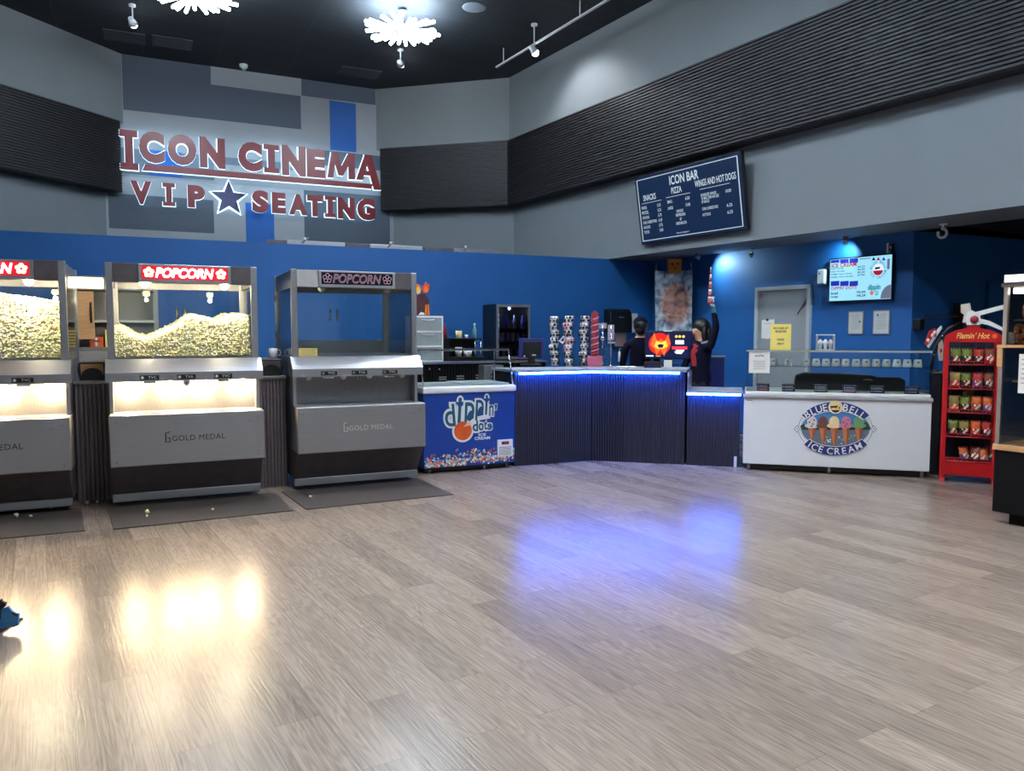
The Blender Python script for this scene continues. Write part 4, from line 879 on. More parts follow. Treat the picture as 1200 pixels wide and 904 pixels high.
for back_ in (0, 1):
    for j in range(nz_+1):
        for i in range(nu+1):
            u = i/nu; z = j/nz_; x = u*cw+(0.02*(1-z)*(1-u)); dv = 0.02*math.sin(u*9+2*(1-z))*(1-z*.6)+0.03*math.exp(-((u-0.12-0.16*(1-z))/0.05)**2)*(1-z)
            V.append((x, dv+0.004*back_, z*ch-0.012*math.sin(PI*u)*(z > .97)))
n1 = (nu+1)*(nz_+1)
for j in range(nz_):
    for i in range(nu):
        b_ = j*(nu+1)+i; F.append((b_, b_+1, b_+nu+2, b_+nu+1)); F.append((n1+b_, n1+b_+nu+1, n1+b_+nu+2, n1+b_+1))
m = MB(); m.add(V, F, cloth_mat(), True); m.build('cloth', t)
m = MB()
for u in (0.02, cw-0.02): m.cyl((u, 0.0, ch-0.02), (u, 0.0, 2.711-a[2]), 0.004, m=CHROME, seg=6)
m.build('hanging_cord', t)
b2 = FP.box(783.5, 303.5, 798.5, 321, -0.03); t = thing('orange_card', 'small orange card with a plain smile at the top of the grey cloth', 'card', FP.at(b2[0], -0.03, b2[2])); ow, oh = b2[1]-b2[0], min(b2[3], 2.70)-b2[2]
MB().prism([(0, 0), (ow, 0.01), (ow*1.04, oh*.97), (-0.01, oh)], 0, 0.012, mat('orange_card', (226, 146, 44), 0.7)).prism([(-0.03, -0.005), (0.0, 0), (-0.01, oh), (-0.035, oh*.98)], 0.004, 0.014, DARKP).build('card', t)
m = MB(); m.disc(ow*.3, oh*.66, 0.018, -0.001, INK, 10); m.disc(ow*.72, oh*.68, 0.018, -0.001, INK, 10); m.tube([(ow*.4, -0.002, oh*.42), (ow*.52, -0.002, oh*.37), (ow*.66, -0.002, oh*.44)], 0.006, INK, 5); m.build('printed_marks', t)

# ------------------------------------------------------------------ people behind the bar
SKIN = mat('skin', (196, 150, 126), 0.55); HAIRB = mat('black_hair', (14, 12, 14), 0.45, 0, 0.3, 40); DKSHIRT = mat('dark_navy_shirt', (7, 8, 28), 0.9, spec=.15); DKJEAN = mat('dark_trousers', (20, 22, 32), 0.8)
JACKET = mat('charcoal_jacket', (10, 12, 34), 0.9, spec=.15); GREYCOL = mat('grey_collar', (112, 116, 130), 0.8); SCARF = mat('red_top', (150, 20, 40), 0.7); TEALC = mat('teal_cuff', (30, 110, 116), 0.7); GLOVE = mat('pale_hand', (222, 206, 190), 0.55)
def skin_body(J, E, parts, paint):
    """grow one surface over the joints J {name:(pos, radius)} along the bones E, then colour the faces"""
    nm = list(J); me = bpy.data.meshes.new('body'); me.from_pydata([J[n][0] for n in nm], [(nm.index(a), nm.index(b)) for a, b in E], [])
    o = bpy.data.objects.new('body', me); C.objects.link(o); md = o.modifiers.new('s', 'SKIN'); md.use_smooth_shade = True; ss = o.modifiers.new('ss', 'SUBSURF'); ss.levels = 2; ss.render_levels = 2
    for i, n in enumerate(nm):
        r = J[n][1]; me.skin_vertices[0].data[i].radius = (r, r) if not isinstance(r, tuple) else r; me.skin_vertices[0].data[i].use_root = (i == 0)
    bpy.context.view_layer.update(); e = bpy.data.meshes.new_from_object(o.evaluated_get(bpy.context.evaluated_depsgraph_get()))
    m = MB(); V = [tuple(v.co) for v in e.vertices]
    by = {}
    for p in e.polygons:
        c = p.center; by.setdefault(paint(c), []).append(tuple(p.vertices))
    n0 = len(m.V); m.V += V
    for mt, fs in by.items():
        i = m.mi(mt)
        for f in fs: m.F.append(f); m.I.append(i); m.S.append(True)
    bpy.data.objects.remove(o); bpy.data.meshes.remove(me); bpy.data.meshes.remove(e); return m
def fingers(m, c, fw, side, up, mt, curl=0.3, ln=0.075):
    """four unequal bent fingers and a thumb leaving the side of the palm at c"""
    fw, side, up = Vector(fw).normalized(), Vector(side).normalized(), Vector(up).normalized(); c = Vector(c)
    for i, (o, l) in enumerate(((-0.030, .86), (-0.010, 1.0), (0.010, .95), (0.029, .75))):
        b0 = c+side*o+fw*0.035; p1 = b0+fw*ln*l*.45; d = (fw*math.cos(curl*2)-up*math.sin(curl*2)); p2 = p1+d*ln*l*.32; d2 = (fw*math.cos(curl*4)-up*math.sin(curl*4)); p3 = p2+d2*ln*l*.25
        m.tube([b0-fw*0.02, b0, p1, p2, p3], 0.009, mt, 7, [0.009, 0.0095, 0.009, 0.0082, 0.0065])
    b0 = c-side*0.034-fw*0.02; m.tube([b0+side*0.02, b0, b0-side*0.022+fw*0.03-up*.01, b0-side*0.014+fw*0.062-up*0.025], 0.011, mt, 7, [0.011, 0.0115, 0.0105, 0.008])
def person_base(sh, legs=0.86):
    return {'pelvis': ((0, 0, legs+.06), (.155, .115)), 'belly': ((0, 0, legs+.22), (.135, .105)), 'chest': ((0, 0.0, sh-.14), (.165, .12)), 'collar': ((0, 0, sh-.01), (.10, .085)), 'neck': ((0, -.01, sh+.07), .056), 'jaw': ((0, -.03, sh+.14), (.065, .078)), 'skull': ((0, -.015, sh+.235), (.076, .092)), 'crown': ((0, -.01, sh+.275), (.05, .06)),
            'hl': ((-.095, 0, legs-.02), .088), 'kl': ((-.10, -.01, legs*.54), .058), 'al': ((-.10, .01, .09), .040), 'tl': ((-.11, -.13, .035), .036), 'hr': ((.095, 0, legs-.02), .088), 'kr': ((.10, -.01, legs*.54), .058), 'ar': ((.10, .01, .09), .040), 'tr': ((.11, -.13, .035), .036)}
BE_ = [('pelvis', 'belly'), ('belly', 'chest'), ('chest', 'collar'), ('collar', 'neck'), ('neck', 'jaw'), ('jaw', 'skull'), ('skull', 'crown'), ('pelvis', 'hl'), ('hl', 'kl'), ('kl', 'al'), ('al', 'tl'), ('pelvis', 'hr'), ('hr', 'kr'), ('kr', 'ar'), ('ar', 'tr')]
def face(m, sh, mt):
    z = sh+.20
    for s in (-1, 1):
        m.ball((s*.030, -.098, z), .011, WHITE, 2); m.ball((s*.030, -.107, z), .0055, INK, 1)
        m.tube([(s*.045, -.100, z+.020), (s*.030, -.106, z+.025), (s*.014, -.105, z+.021)], .004, HAIRB, 5)
        m.ball((s*.082, -.005, z-.005), .024, mt, 2, (.4, .7, 1.1))
    m.prism([(-.013, z-.045), (.013, z-.045), (.005, z+.004), (-.005, z+.004)], -.118, -.09, mt); m.ball((0, -.112, z-.038), .014, mt, 2)
    m.tube([(-.024, -.100, z-.073), (0, -.106, z-.071), (.024, -.100, z-.073)], .006, mat('lips', (150, 84, 80), 0.5), 6)
# person seen from behind, dark clothes, left of the screen
J = person_base(1.375)
J.update({'sl': ((-.185, 0, 1.33), .062), 'el': ((-.235, -.06, 1.06), .044), 'wl': ((-.19, -.27, 1.02), .030), 'ml': ((-.185, -.335, 1.02), (.036, .018)), 'sr': ((.185, 0, 1.33), .062), 'er': ((.235, -.06, 1.06), .044), 'wr': ((.19, -.27, 1.02), .030), 'mr': ((.185, -.335, 1.02), (.036, .018))})
E_ = BE_+[('collar', 'sl'), ('sl', 'el'), ('el', 'wl'), ('wl', 'ml'), ('collar', 'sr'), ('sr', 'er'), ('er', 'wr'), ('wr', 'mr')]
def pa(c):
    if c.z > 1.43 or c.y < -.245 and c.z > .9: return SKIN
    if c.z < .07: return BLACK
    return DKSHIRT if c.z > .90 else DKJEAN
m = skin_body(J, E_, None, pa); face(m, 1.375, SKIN)
for s, k in ((-1, 'ml'), (1, 'mr')): fingers(m, J[k][0], (0, -1, 0), (s*-1, 0, 0), (0, 0, 1), SKIN)
t = m.build('person', None, 0, (1.72, 10.35, 0), math.radians(172)); t.name = 'person'; tag(t, 'person in dark clothes behind the bar, back turned, beside the towel dispenser', 'person')
m = MB(); m.ball((0, .012, 1.60), .108, HAIRB, 3, (.86, 1.0, 1.0)); m.ball((0, .05, 1.545), .085, HAIRB, 2, (.92, .7, 1.0)); m.build('hair', t)
m = MB(); m.ball((0, -.002, 1.635), .106, DKSHIRT, 3, (.9, 1.06, .78)); m.prism([(-.07, -.10), (.07, -.10), (.055, -.17), (0, -.185), (-.055, -.17)], 1.625, 1.637, DKSHIRT, 'z'); m.build('cap', t)
# person with long black hair in profile, arm stretched up
J = person_base(1.335, .82)
J.update({'sl': ((-.17, 0, 1.29), .056), 'el': ((-.23, -.10, 1.03), .042), 'wl': ((-.21, -.16, .82), .029), 'ml': ((-.20, -.19, .75), (.034, .018)),
          'sr': ((.165, .03, 1.315), .060), 'er': ((.17, .11, 1.575), .046), 'wr': ((.15, .075, 1.80), .032), 'mr': ((.145, .065, 1.865), (.034, .020))})
def pb(c):
    if c.x > .08 and c.z > 1.83: return GLOVE
    if c.x > .08 and c.z > 1.745: return TEALC
    if c.x < .08 and c.z > 1.40: return SKIN
    if c.x < -.14 and c.z < .80 and c.z > .6: return SKIN
    if c.z < .07: return BLACK
    if c.z < .86: return DKJEAN
    if c.y < -.075 and abs(c.x) < .05 and c.z > 1.08: return SCARF
    return JACKET
m = skin_body(J, E_, None, pb); face(m, 1.335, SKIN); fingers(m, J['ml'][0], (.1, -.3, -1), (0, -1, .3), (1, 0, 0), SKIN)
fingers(m, J['mr'][0], (0.0, -.25, 1), (1, 0, 0), (.0, -1, -.2), GLOVE, curl=.42)
PX, PY, PR = 2.41, 9.86, math.radians(-68)
t = m.build('person', None, 0, (PX, PY, 0), PR); tag(t, 'person with long black hair behind the low counter, one arm stretched up', 'person')
m = MB(); m.ball((0, .015, 1.575), .112, HAIRB, 3, (.9, 1.0, .98)); m.ball((0, .07, 1.46), .10, HAIRB, 3, (1.1, .75, 1.7)); m.ball((0, .09, 1.36), .10, HAIRB, 2, (1.15, .6, 1.5))
for s in (-1, 1): m.ball((s*.085, .0, 1.48), .05, HAIRB, 2, (.5, .9, 2.4))
m.build('hair', t)
MB().tube([(.10*math.cos(a), .02+.085*math.sin(a), 1.375+.02*math.sin(a)) for a in [k*PI/8-PI*.25 for k in range(13)]], .022, GREYCOL, 8).build('collar', t)
# rolled striped poster tube held up in the raised hand
hx, hy = PX+.145*math.cos(PR)-.03*math.sin(PR), PY+.145*math.sin(PR)+.03*math.cos(PR)
STR = [mat('tube_red', (160, 60, 66), 0.5), mat('tube_pale', (200, 196, 206), 0.5)]
m = MB(); zb = 1.86
for k in range(10): m.cyl((0, 0, k*.046), (0, 0, (k+1)*.046), .034-.0027*k, .034-.0027*(k+1), STR[k % 2], 12)
o = solo(m, 'striped_cone', 'tall red and pale striped cone held up in the raised hand', 'cone', ((hx, hy, zb), 0))

# ------------------------------------------------------------------ white ice cream dipping cabinet
FW = Fr(2.523, 8.343, -16.5); WW = 1.832
t = thing('dipping_cabinet', 'white ice cream dipping cabinet with an oval logo and glass top', 'freezer', FW.at(0, 0), 'ice cream freezers')
MB().box(0, WW, 0, 0.72, 0.075, 0.792, WHITEM, 0.006).build('body', t)
m = MB(); m.box(0.02, WW-0.02, 0.05, 0.70, 0.02, 0.075, BLACK)
for u in (0.06, WW*.48, WW-0.06): m.cyl((u, 0.04, 0.0), (u, 0.04, 0.075), 0.018, m=STEELD, seg=8)
m.build('base', t)
MB().box(-0.008, WW+0.012, -0.022, 0.74, 0.792, 0.835, mat('grey_rim', (150, 152, 158), 0.25), 0.012).build('rim', t)
MB().box(0.012, WW-0.012, -0.006, 0.73, 0.835, 0.866, WHITE, 0.006).build('deck', t)
MB().rect(0.03, 0.09, 0.762, 0.770, -0.0006, GREYINK).build('maker_plate', t)
GT = 1.30
for n, a in (('front_glass', (0.03, WW-0.03, 0.012, 0.018, 0.866, GT)), ('side_glass', (0.024, 0.030, 0.02, 0.60, 0.866, GT)), ('side_glass', (WW-0.03, WW-0.024, 0.02, 0.60, 0.866, GT)), ('glass_shelf', (0.03, WW-0.03, 0.05, 0.42, 1.132, 1.140))):
    MB().box(*a, GLASS).build(n, t)
TOPG = glass_mat('glass_top', (0.80, 0.84, 0.80), 1.0)
MB().box(0.015, WW-0.015, 0.0, 0.60, GT, GT+0.012, TOPG).build('top_glass', t)
MB().box(0.015, WW-0.015, -0.004, 0.0, GT-0.006, GT+0.014, mat('glass_edge', (150, 156, 146), 0.2)).build('top_trim', t)
q, bx = zz(920, 460, 10, FW)
LG = {k: mat('logo_'+k, c, 0.5) for k, c in (('blue', (22, 44, 120)), ('sky', (70, 130, 190)), ('tree', (34, 66, 40)), ('stone', (96, 112, 134)), ('grass', (120, 150, 70)), ('cream', (232, 206, 140)), ('brown', (52, 30, 26)), ('cone', (190, 112, 66)), ('coned', (150, 80, 46)), ('vanilla', (226, 206, 160)), ('choc', (104, 62, 58)), ('straw', (190, 110, 140)), ('mint', (98, 146, 104)), ('cookie', (206, 202, 204)), ('grey', (150, 164, 180)))}
m = MB(); L_ = [0]
def ell(cx, cy, rx, ry, a0, a1, n=40): return [(cx+rx*math.cos(math.radians(a0+(a1-a0)*k/n)), cy-ry*math.sin(math.radians(a0+(a1-a0)*k/n))) for k in range(n+1)]
def P(pts, mt): L_[0] += 1; m.poly([q(*p) for p in pts], -0.001-0.00012*L_[0], mt)
def ring(rx0, ry0, rx1, ry1, a0, a1, mt, cx=590, cy=425, n=24):
    A_ = ell(cx, cy, rx0, ry0, a0, a1, n); B2 = ell(cx, cy, rx1, ry1, a0, a1, n); L_[0] += 1; v = -0.001-0.00012*L_[0]
    pp = [(*q(*p),) for p in A_]+[(*q(*p),) for p in B2]; m.add([(p[0], v, p[1]) for p in pp], [(i, i+1, n+2+i, n+1+i) for i in range(n)], mt)
P(ell(590, 425, 440, 292, 0, 360), WHITE); ring(440, 290, 428, 280, 0, 360, LG['grey'], n=48); ring(412, 262, 404, 256, 0, 360, LG['grey'], n=48)
P(ell(590, 425, 400, 232, 0, 180), LG['sky']); P(ell(590, 425, 400, 232, 180, 360), LG['stone'])
P([(190, 425), (175, 395), (215, 370), (260, 395), (400, 400), (700, 400), (900, 375), (950, 345), (985, 390), (1005, 425), (990, 440), (190, 440)], LG['tree'])
r_ = random.Random(9)
for k in range(60):
    x = r_.uniform(460, 860); y = r_.uniform(500, 610)
    if ((x-590)/390)**2+((y-425)/215)**2 < .98: s = r_.uniform(5, 12); P([(x-s, y), (x, y-s), (x+s, y), (x, y+s*.6)], LG['grass'] if k % 3 else WHITE)
for x, sc2, yb, sx in ((315, 'cookie', 560, 58), (445, 'choc', 605, 56), (575, 'vanilla', 625, 60), (712, 'straw', 612, 56), (862, 'mint', 585, 62)):
    P([(x-48, 405), (x+48, 405), (x+14, yb), (x-10, yb)], LG['cone']); P([(x+10, 405), (x+48, 405), (x+14, yb), (x+2, yb)], LG['coned'])
    P(ell(x, 345, sx, 66, 0, 360, 18), LG[sc2]); P(ell(x, 390, sx+28, 30, 0, 360, 16), LG[sc2])
    if sc2 in ('cookie', 'straw'):
        for dx, dy in ((-30, 0), (10, 20), (25, -25), (-5, 45)): P(ell(x+dx, 350+dy, 11, 9, 0, 360, 8), LG['brown'] if sc2 == 'cookie' else LG['choc'])
def band(a0, a1): ring(462, 305, 370, 205, a0-1.0, a1+1.0, WHITE); ring(455, 312, 378, 212, a0, a1, LG['blue'])
band(30, 150); band(216, 324)
for x in (140, 1035): P([(x-42, 428), (x, 380), (x+42, 428), (x, 476)], LG['grey']); P([(x-26, 428), (x, 398), (x+26, 428), (x, 458)], WHITE); P([(x-14, 428), (x, 412), (x+14, 428), (x, 444)], LG['grey'])
def arc_text(s, xs, ys, hs, rots, mt):
    for ch, x, y, h, r in zip(s, xs, ys, hs, rots):
        V, F = tmesh(ch, 0.012); x0 = min(p[0] for p in V); x1 = max(p[0] for p in V); y0 = min(p[1] for p in V); y1 = max(p[1] for p in V); c = q(x, y); hh_ = abs(q(x, y-h/2)[1]-q(x, y+h/2)[1]); k = hh_/(y1-y0); cs, sn = math.cos(math.radians(r)), math.sin(math.radians(r)); L_[0] += 1
        m.add([(c[0]+((p[0]-(x0+x1)/2)*cs-(p[1]-(y0+y1)/2)*sn)*k, -0.0016-0.00012*L_[0], c[1]+((p[0]-(x0+x1)/2)*sn+(p[1]-(y0+y1)/2)*cs)*k) for p in V], F, mt)
arc_text('BLUE', (258, 325, 395, 467), (258, 224, 196, 178), (80,)*4, (32, 25, 18, 11), WHITE); arc_text('BELL', (708, 782, 848, 908), (178, 202, 236, 272), (80,)*4, (-10, -19, -26, -33), WHITE)
arc_text('ICECREAM', (290, 345, 418, 525, 610, 690, 772, 858), (605, 640, 664, 684, 688, 682, 664, 630), (76,)*8, (-32, -25, -17, -7, 2, 9, 17, 26), WHITE)
P(ell(590, 172, 84, 78, 0, 360, 24), WHITE); P(ell(590, 172, 76, 70, 0, 360, 24), LG['cream']); P([(540, 205), (640, 205), (625, 226), (590, 238), (555, 226)], LG['brown'])
P([(528, 160), (605, 155), (612, 148), (618, 165), (604, 175), (602, 192), (592, 192), (590, 178), (552, 180), (550, 194), (540, 194), (538, 178), (530, 176)], LG['brown']); P([(622, 192), (634, 158), (642, 192)], LG['brown'])
m.build('logo', t)
# cups on the glass shelf
zsh = 1.140; ords = ['first', 'second', 'third', 'fourth', 'fifth', 'sixth', 'seventh', 'eighth', 'ninth', 'tenth', 'eleventh', 'twelfth', 'thirteenth', 'fourteenth']
def q6(x, y, v): return FW.px(860+x/4.52, 370+y/4.52, v)
for i, x in enumerate((208, 283, 382, 435, 488, 540, 592, 647, 699, 753, 808, 864, 918, 973)):
    u = q6(x, 255, .16)[0]; m = MB(); r0 = 0.044
    m.lathe([(0.004, 0.0), (r0, 0.0), (r0+.002, 0.006), (r0*.80, 0.078), (r0*.74, 0.080), (0.004, 0.080)], (0, 0, 0), WHITE, 18)
    m.box(-0.011, 0.011, -r0*.93, -r0*.80, 0.042, 0.060, GREYINK)
    solo(m, 'paper_cup', '%s upturned white paper cup from the left on the shelf under the glass top' % ords[i], 'cup', FW.at(min(u, WW-.08), .16, zsh), 'upturned cups on the glass shelf')
# flavour cards along the deck
cards = [((155, 372), RED, 'blue and red flavour card, leftmost one behind the cabinet glass'), ((290, 372), NAVY, 'blue flavour card second from the left behind the glass'), ((462, 374), GREYINK, 'grey-blue flavour card third from the left behind the glass'),
         ((615, 376), LG['straw'], 'red and blue flavour card right of the middle behind the glass'), ((762, 380), NAVY, 'blue flavour card second from the right behind the glass'), ((945, 384), NAVY, 'blue flavour card at the right end behind the glass')]
for (x, y), cl, lb in cards:
    u = q6(x, y, .05)[0]; m = MB(); m.box(-.066, .066, 0, 0.05, 0, 0.082, NAVY, 0.003); m.rect(-.06, .06, 0.008, 0.034, -0.0005, cl); m.rect(-.06, .06, 0.038, 0.042, -0.0005, PAPER); m.rect(-.06, .06, 0.070, 0.080, -0.0005, GREYINK)
    for z in (0.02, 0.055): m.disc(-.055, z, 0.007, -0.0008, PAPER, 8); m.rect(-.04, .045, z-.004, z+.004, -0.001, PAPER)
    solo(m, 'flavour_card', lb, 'flavour card', FW.at(u, 0.05, 0.866), 'flavour cards')
# dark lids standing in the cabinet
a0 = q6(318, 350, .45)[0]; a1 = q6(905, 350, .45)[0]
t2 = thing('tub_lid_row', 'long black row of raised tub lids behind the cabinet glass', 'lids', FW.at(a0, .42, .866)); aw = a1-a0
m = MB(); m.prism([(0.0, 0), (aw, 0), (aw, .12), (aw-.06, .15), (aw*.75, .15), (aw*.7, .17), (aw*.4, .185), (.1, .19), (.02, .16)], 0, .16, BLACK); m.build('lid', t2, .01)
MB().tube([(aw*.62, -.004, .11), (aw*.64, -.03, .125), (aw*.70, -.03, .125), (aw*.72, -.004, .11)], .008, CHROME, 6).build('handle', t2)
# display box with three cones on the glass top
a = FW.box(860+437/4.52, 370+105/4.52, 860+534/4.52, 370+190/4.52, .25); bw = a[1]-a[0]; bh = .17
t2 = thing('cone_stand', 'clear box holding cones upside down on the cabinet top', 'stand', FW.at(a[0], .22, GT+.012))
m = MB(); m.box(0, .012, 0, .012, 0, bh, CHROME).box(bw-.012, bw, 0, .012, 0, bh, CHROME).box(0, .012, .108, .12, 0, bh, CHROME).box(bw-.012, bw, .108, .12, 0, bh, CHROME).box(0, bw, 0, .12, bh-.012, bh, FROST).box(0, bw, 0, .12, 0, .008, FROST); m.build('box', t2)
for i in range(3):
    m = MB(); m.lathe([(.004, 0), (.014, .0), (.022, .055), (.026, .06), (.026, .085), (.004, .11)], (0, 0, 0), WHITE, 12)
    o = solo(m, 'cone_cup', ('left', 'middle', 'right')[i]+' white cone cup in the clear stand on the glass cabinet', 'cone', FW.at(a[0]+bw*(.22+.28*i), .22+.05, GT+.02), 'white cones in the clear stand')
# notices
q5 = lambda x, y, v: FW.px(860+x/4.52, 370+y/4.52, v)
a = (*[q5(x, 240, -.008)[0] for x in (80, 191)], q5(135, 305, -.008)[1], q5(135, 183, -.008)[1]); m = MB(); w_, h_ = a[1]-a[0], a[3]-a[2]
m.box(0, w_, 0, .0025, 0, h_, PAPER); m.tube([(w_*.28, -.001, h_*.72), (w_*.36, -.001, h_*.78), (w_*.45, -.001, h_*.72), (w_*.55, -.001, h_*.78), (w_*.72, -.001, h_*.73)], .006, GREYINK, 5)
for k in range(7): m.rect(w_*(.2+.03*(k % 3)), w_*(.8-.04*(k % 2)), h_*(.52-.06*k), h_*(.535-.06*k), -.0004, GREYINK)
solo(m, 'notice', 'white notice taped to the left end of the cabinet glass', 'notice', FW.at(a[0], 0.0085, a[2]))
a = (*[q5(x, 110, .1)[0] for x in (193, 303)], GT+.012, q5(248, 45, .1)[1]); m = MB(); w_, h_ = a[1]-a[0], a[3]-a[2]
m.box(0, w_, 0, .003, 0, h_, YELLOWP); m.box(w_*.35, w_*.65, 0.003, .06, 0, .004, YELLOWP)
for s, z0, x0, x1 in (('NO CASH AT', .80, .14, .86), ('REGISTER', .67, .24, .78), ('CARDS', .36, .33, .67), ('ONLY!', .20, .34, .66)): m.text(s, (w_*x0, w_*x1, h_*z0, h_*(z0+.085)), -.0006, INK, off=.025)
solo(m, 'notice', 'yellow NO CASH AT REGISTER notice standing on the white cabinet', 'notice', FW.at(a[0], .1, a[2]))

# ------------------------------------------------------------------ door and things on the back wall
BACKDOOR = mat('door_grey', (142, 146, 152), 0.5, 0, 0.03); FRAMEG = mat('door_frame_grey', (170, 174, 180), 0.45)
def bw_(x0, y0, x1, y1, v=0.0): return FB.box(860+x0/4.8, 260+y0/4.8, 860+x1/4.8, 260+y1/4.8, v)
d0, d1 = FB.px(886, 400)[0], FB.px(950.5, 400)[0]; dh3 = 2.15
o = MB().box(d0+.05, d1-.05, -.02, .05, 0, dh3-.05, BACKDOOR).build('door_1', None, 0, (FB.x, FB.y, 0), FB.t, 'structure')
m = MB(); m.box(d0, d0+.055, -.05, .02, 0, dh3, FRAMEG, .004).box(d1-.055, d1, -.05, .02, 0, dh3, FRAMEG, .004).box(d0, d1, -.05, .02, dh3-.055, dh3, FRAMEG, .004); m.build('trim_6', None, 0, (FB.x, FB.y, 0), FB.t, 'structure')
m = MB(); m.box(0, .05, 0, .003, 0, .055, RED).text('D', (.012, .038, .012, .044), -.0005, PAPER); a = bw_(150, 405, 170, 430); solo(m, 'door_plate', 'tiny red plate near the top left corner of the grey door', 'sign', FB.at(a[0], -.024, a[2]))
a = bw_(162, 550, 232, 660); w_, h_ = a[1]-a[0], a[3]-a[2]; m = MB(); m.prism([(0, .01), (w_*.5, 0), (w_, .03), (w_, h_), (0, h_*.98)], 0, .003, PAPER); m.box(w_*.4, w_*.55, -.01, 0, h_*.92, h_*1.04, BLACK); m.rect(w_*.2, w_*.8, h_*.78, h_*.8, -.0006, GREYINK)
normals(solo(m, 'door_note', 'white paper clipped to the grey door behind the yellow notice', 'paper', FB.at(a[0], -.0245, a[2])))
m = MB(); m.tube([(0, 0, 0), (.10, 0, .14), (.17, 0, .24)], .006, DARKP, 5); m.tube([(.09, 0, .08), (.17, 0, .20), (.19, 0, .3)], .004, DARKP, 5); a = bw_(365, 450, 410, 520)
solo(m, 'door_scratch_decal', 'faint dark scribble decal on the right of the grey door', 'decal', FB.at(a[0], -.026, a[2]))
a = bw_(467, 268, 508, 352, -.08); t2 = thing('air_freshener', 'white air freshener box on the blue wall left of the ice cream screen', 'dispenser', FB.at(a[0], -.08, a[2])); w_, h_ = a[1]-a[0], a[3]-a[2]
MB().box(0, w_, 0, .08, 0, h_, WHITE, .015).build('case', t2); MB().disc(w_*.3, h_*.72, .012, -.0006, INK, 10).build('sensor', t2)
# ice cream menu screen
a = bw_(540, 200, 886, 440, -.06); w_, h_ = a[1]-a[0], a[3]-a[2]
t2 = thing('menu_screen', 'lit pale blue ice cream price screen on the back wall', 'screen', FB.at(a[0], -.06, a[2]))
MB().box(-.015, w_+.015, 0.0, .05, -.015, h_+.015, BLACK, .004).build('housing', t2)
def em(n, c, p): return mat('tv_'+n, tuple(int(k*.35) for k in c), .5, 0, 0, spec=.2, emit=c, power=p*.95)
TB, TV, TR, TI, TT, TG, TO = em('sky', (150, 214, 244), .95), em('violet', (40, 50, 200), .6), em('red', (200, 20, 60), .6), em('ink', (20, 30, 60), .05), em('teal', (20, 150, 170), .6), em('grey', (130, 140, 170), .5), em('orange', (236, 130, 90), .7)
q6_, bx6 = zz(960, 290, 8.22, FB, -.06)
def tb(x0, y0, x1, y1): b_ = bx6(x0, y0, x1, y1); return (b_[0]-a[0], b_[1]-a[0], b_[2]-a[2], b_[3]-a[2])
m = MB(); m.rect(0, w_, 0, h_, -.0005, TB)
for x in (112, 202, 292): r = tb(x, 105, x+82, 150); m.rect(r[0], r[1], r[2], min(r[3], h_-.005), -.001, TV)
for x in (112, 202, 292): r = tb(x, 325, x+82, 372); m.rect(*r, -.001, TV)
m.text('ICE CREAM', tb(120, 150, 360, 190), -.0015, TR, off=.03); m.text("DIPPIN' DOTS", tb(118, 375, 360, 405), -.0015, TR, off=.02)
for s, y, x1 in (('Cup 1 Scoop', 198, 235), ('Cup 2 Scoops', 224, 246), ('Waffle Cone 1 Scoop', 250, 316), ('Waffle Cone 2 Scoops', 276, 328)): m.text(s, tb(112, y, x1, y+17), -.0012, TI, off=.02)
for s, y in (('$4.25', 178), ('$6.00', 203), ('$5.25', 231), ('$7.00', 258)): m.text(s, tb(370, y, 440, y+18), -.0012, TI, off=.02)
for s, y, x1 in (('Small', 432, 180), ('Large', 466, 180)): m.text(s, tb(112, y, x1, y+24), -.0012, TI, off=.03)
for s, y in (('$5.50', 420), ('$8.29', 454)): m.text(s, tb(360, y, 446, y+24), -.0012, TI, off=.03)
c = q6_(568, 215); R0 = abs(q6_(568, 215)[1]-q6_(568, 300)[1]); cx, cz = c[0]-a[0], c[1]-a[2]
m.disc(cx, cz, R0*.66, -.001, em('pale', (220, 236, 244), .9), 24); m.poly([(cx+R0*.6*math.cos(PI+PI*k/12), cz-.01+R0*.55*math.sin(PI+PI*k/12)) for k in range(13)], -.0014, TR); m.poly([(cx-R0*.4, cz+R0*.05), (cx+R0*.2, cz+R0*.1), (cx+R0*.25, cz+R0*.3), (cx-R0*.35, cz+R0*.28)], -.0016, TI)
def around(s, r, a0, a1, flip=False):
    for i, ch in enumerate(s):
        if ch == ' ': continue
        an = math.radians(a0+(a1-a0)*i/(len(s)-1)); V, F = tmesh(ch, .02); x0 = min(p[0] for p in V); x1 = max(p[0] for p in V); y1 = max(p[1] for p in V); k = R0*.26/y1; ro = an-PI/2+(PI if flip else 0); cs, sn = math.cos(ro), math.sin(ro)
        m.add([(cx+r*math.cos(an)+((p[0]-(x0+x1)/2)*cs-(p[1]-y1/2)*sn)*k, -.0013, cz+r*math.sin(an)+((p[0]-(x0+x1)/2)*sn+(p[1]-y1/2)*cs)*k) for p in V], F, TG)
around('BLUE BELL', R0*.9, 165, 15); around('ICE CREAM', R0*.9, 195, 345, True)
m.text('dippin', tb(470, 355, 590, 425), -.0013, TT, off=.04, shear=.1); m.text('dots', tb(540, 415, 572, 440), -.0013, TT, off=.02); r = tb(488, 420, 526, 460); m.disc((r[0]+r[1])/2, (r[2]+r[3])/2, (r[1]-r[0])/2, -.0012, TO, 16); m.rect(*tb(540, 448, 566, 460), -.0012, TT)
r = tb(592, 362, 690, 492); pts = [(r[1], r[2]), (r[1], r[3])]+[(r[1]-(r[1]-r[0])*math.sin(PI/2*k/10), r[2]+(r[3]-r[2])*math.cos(PI/2*k/10)) for k in range(1, 11)]; m.poly(pts[::-1], -.0011, TG)
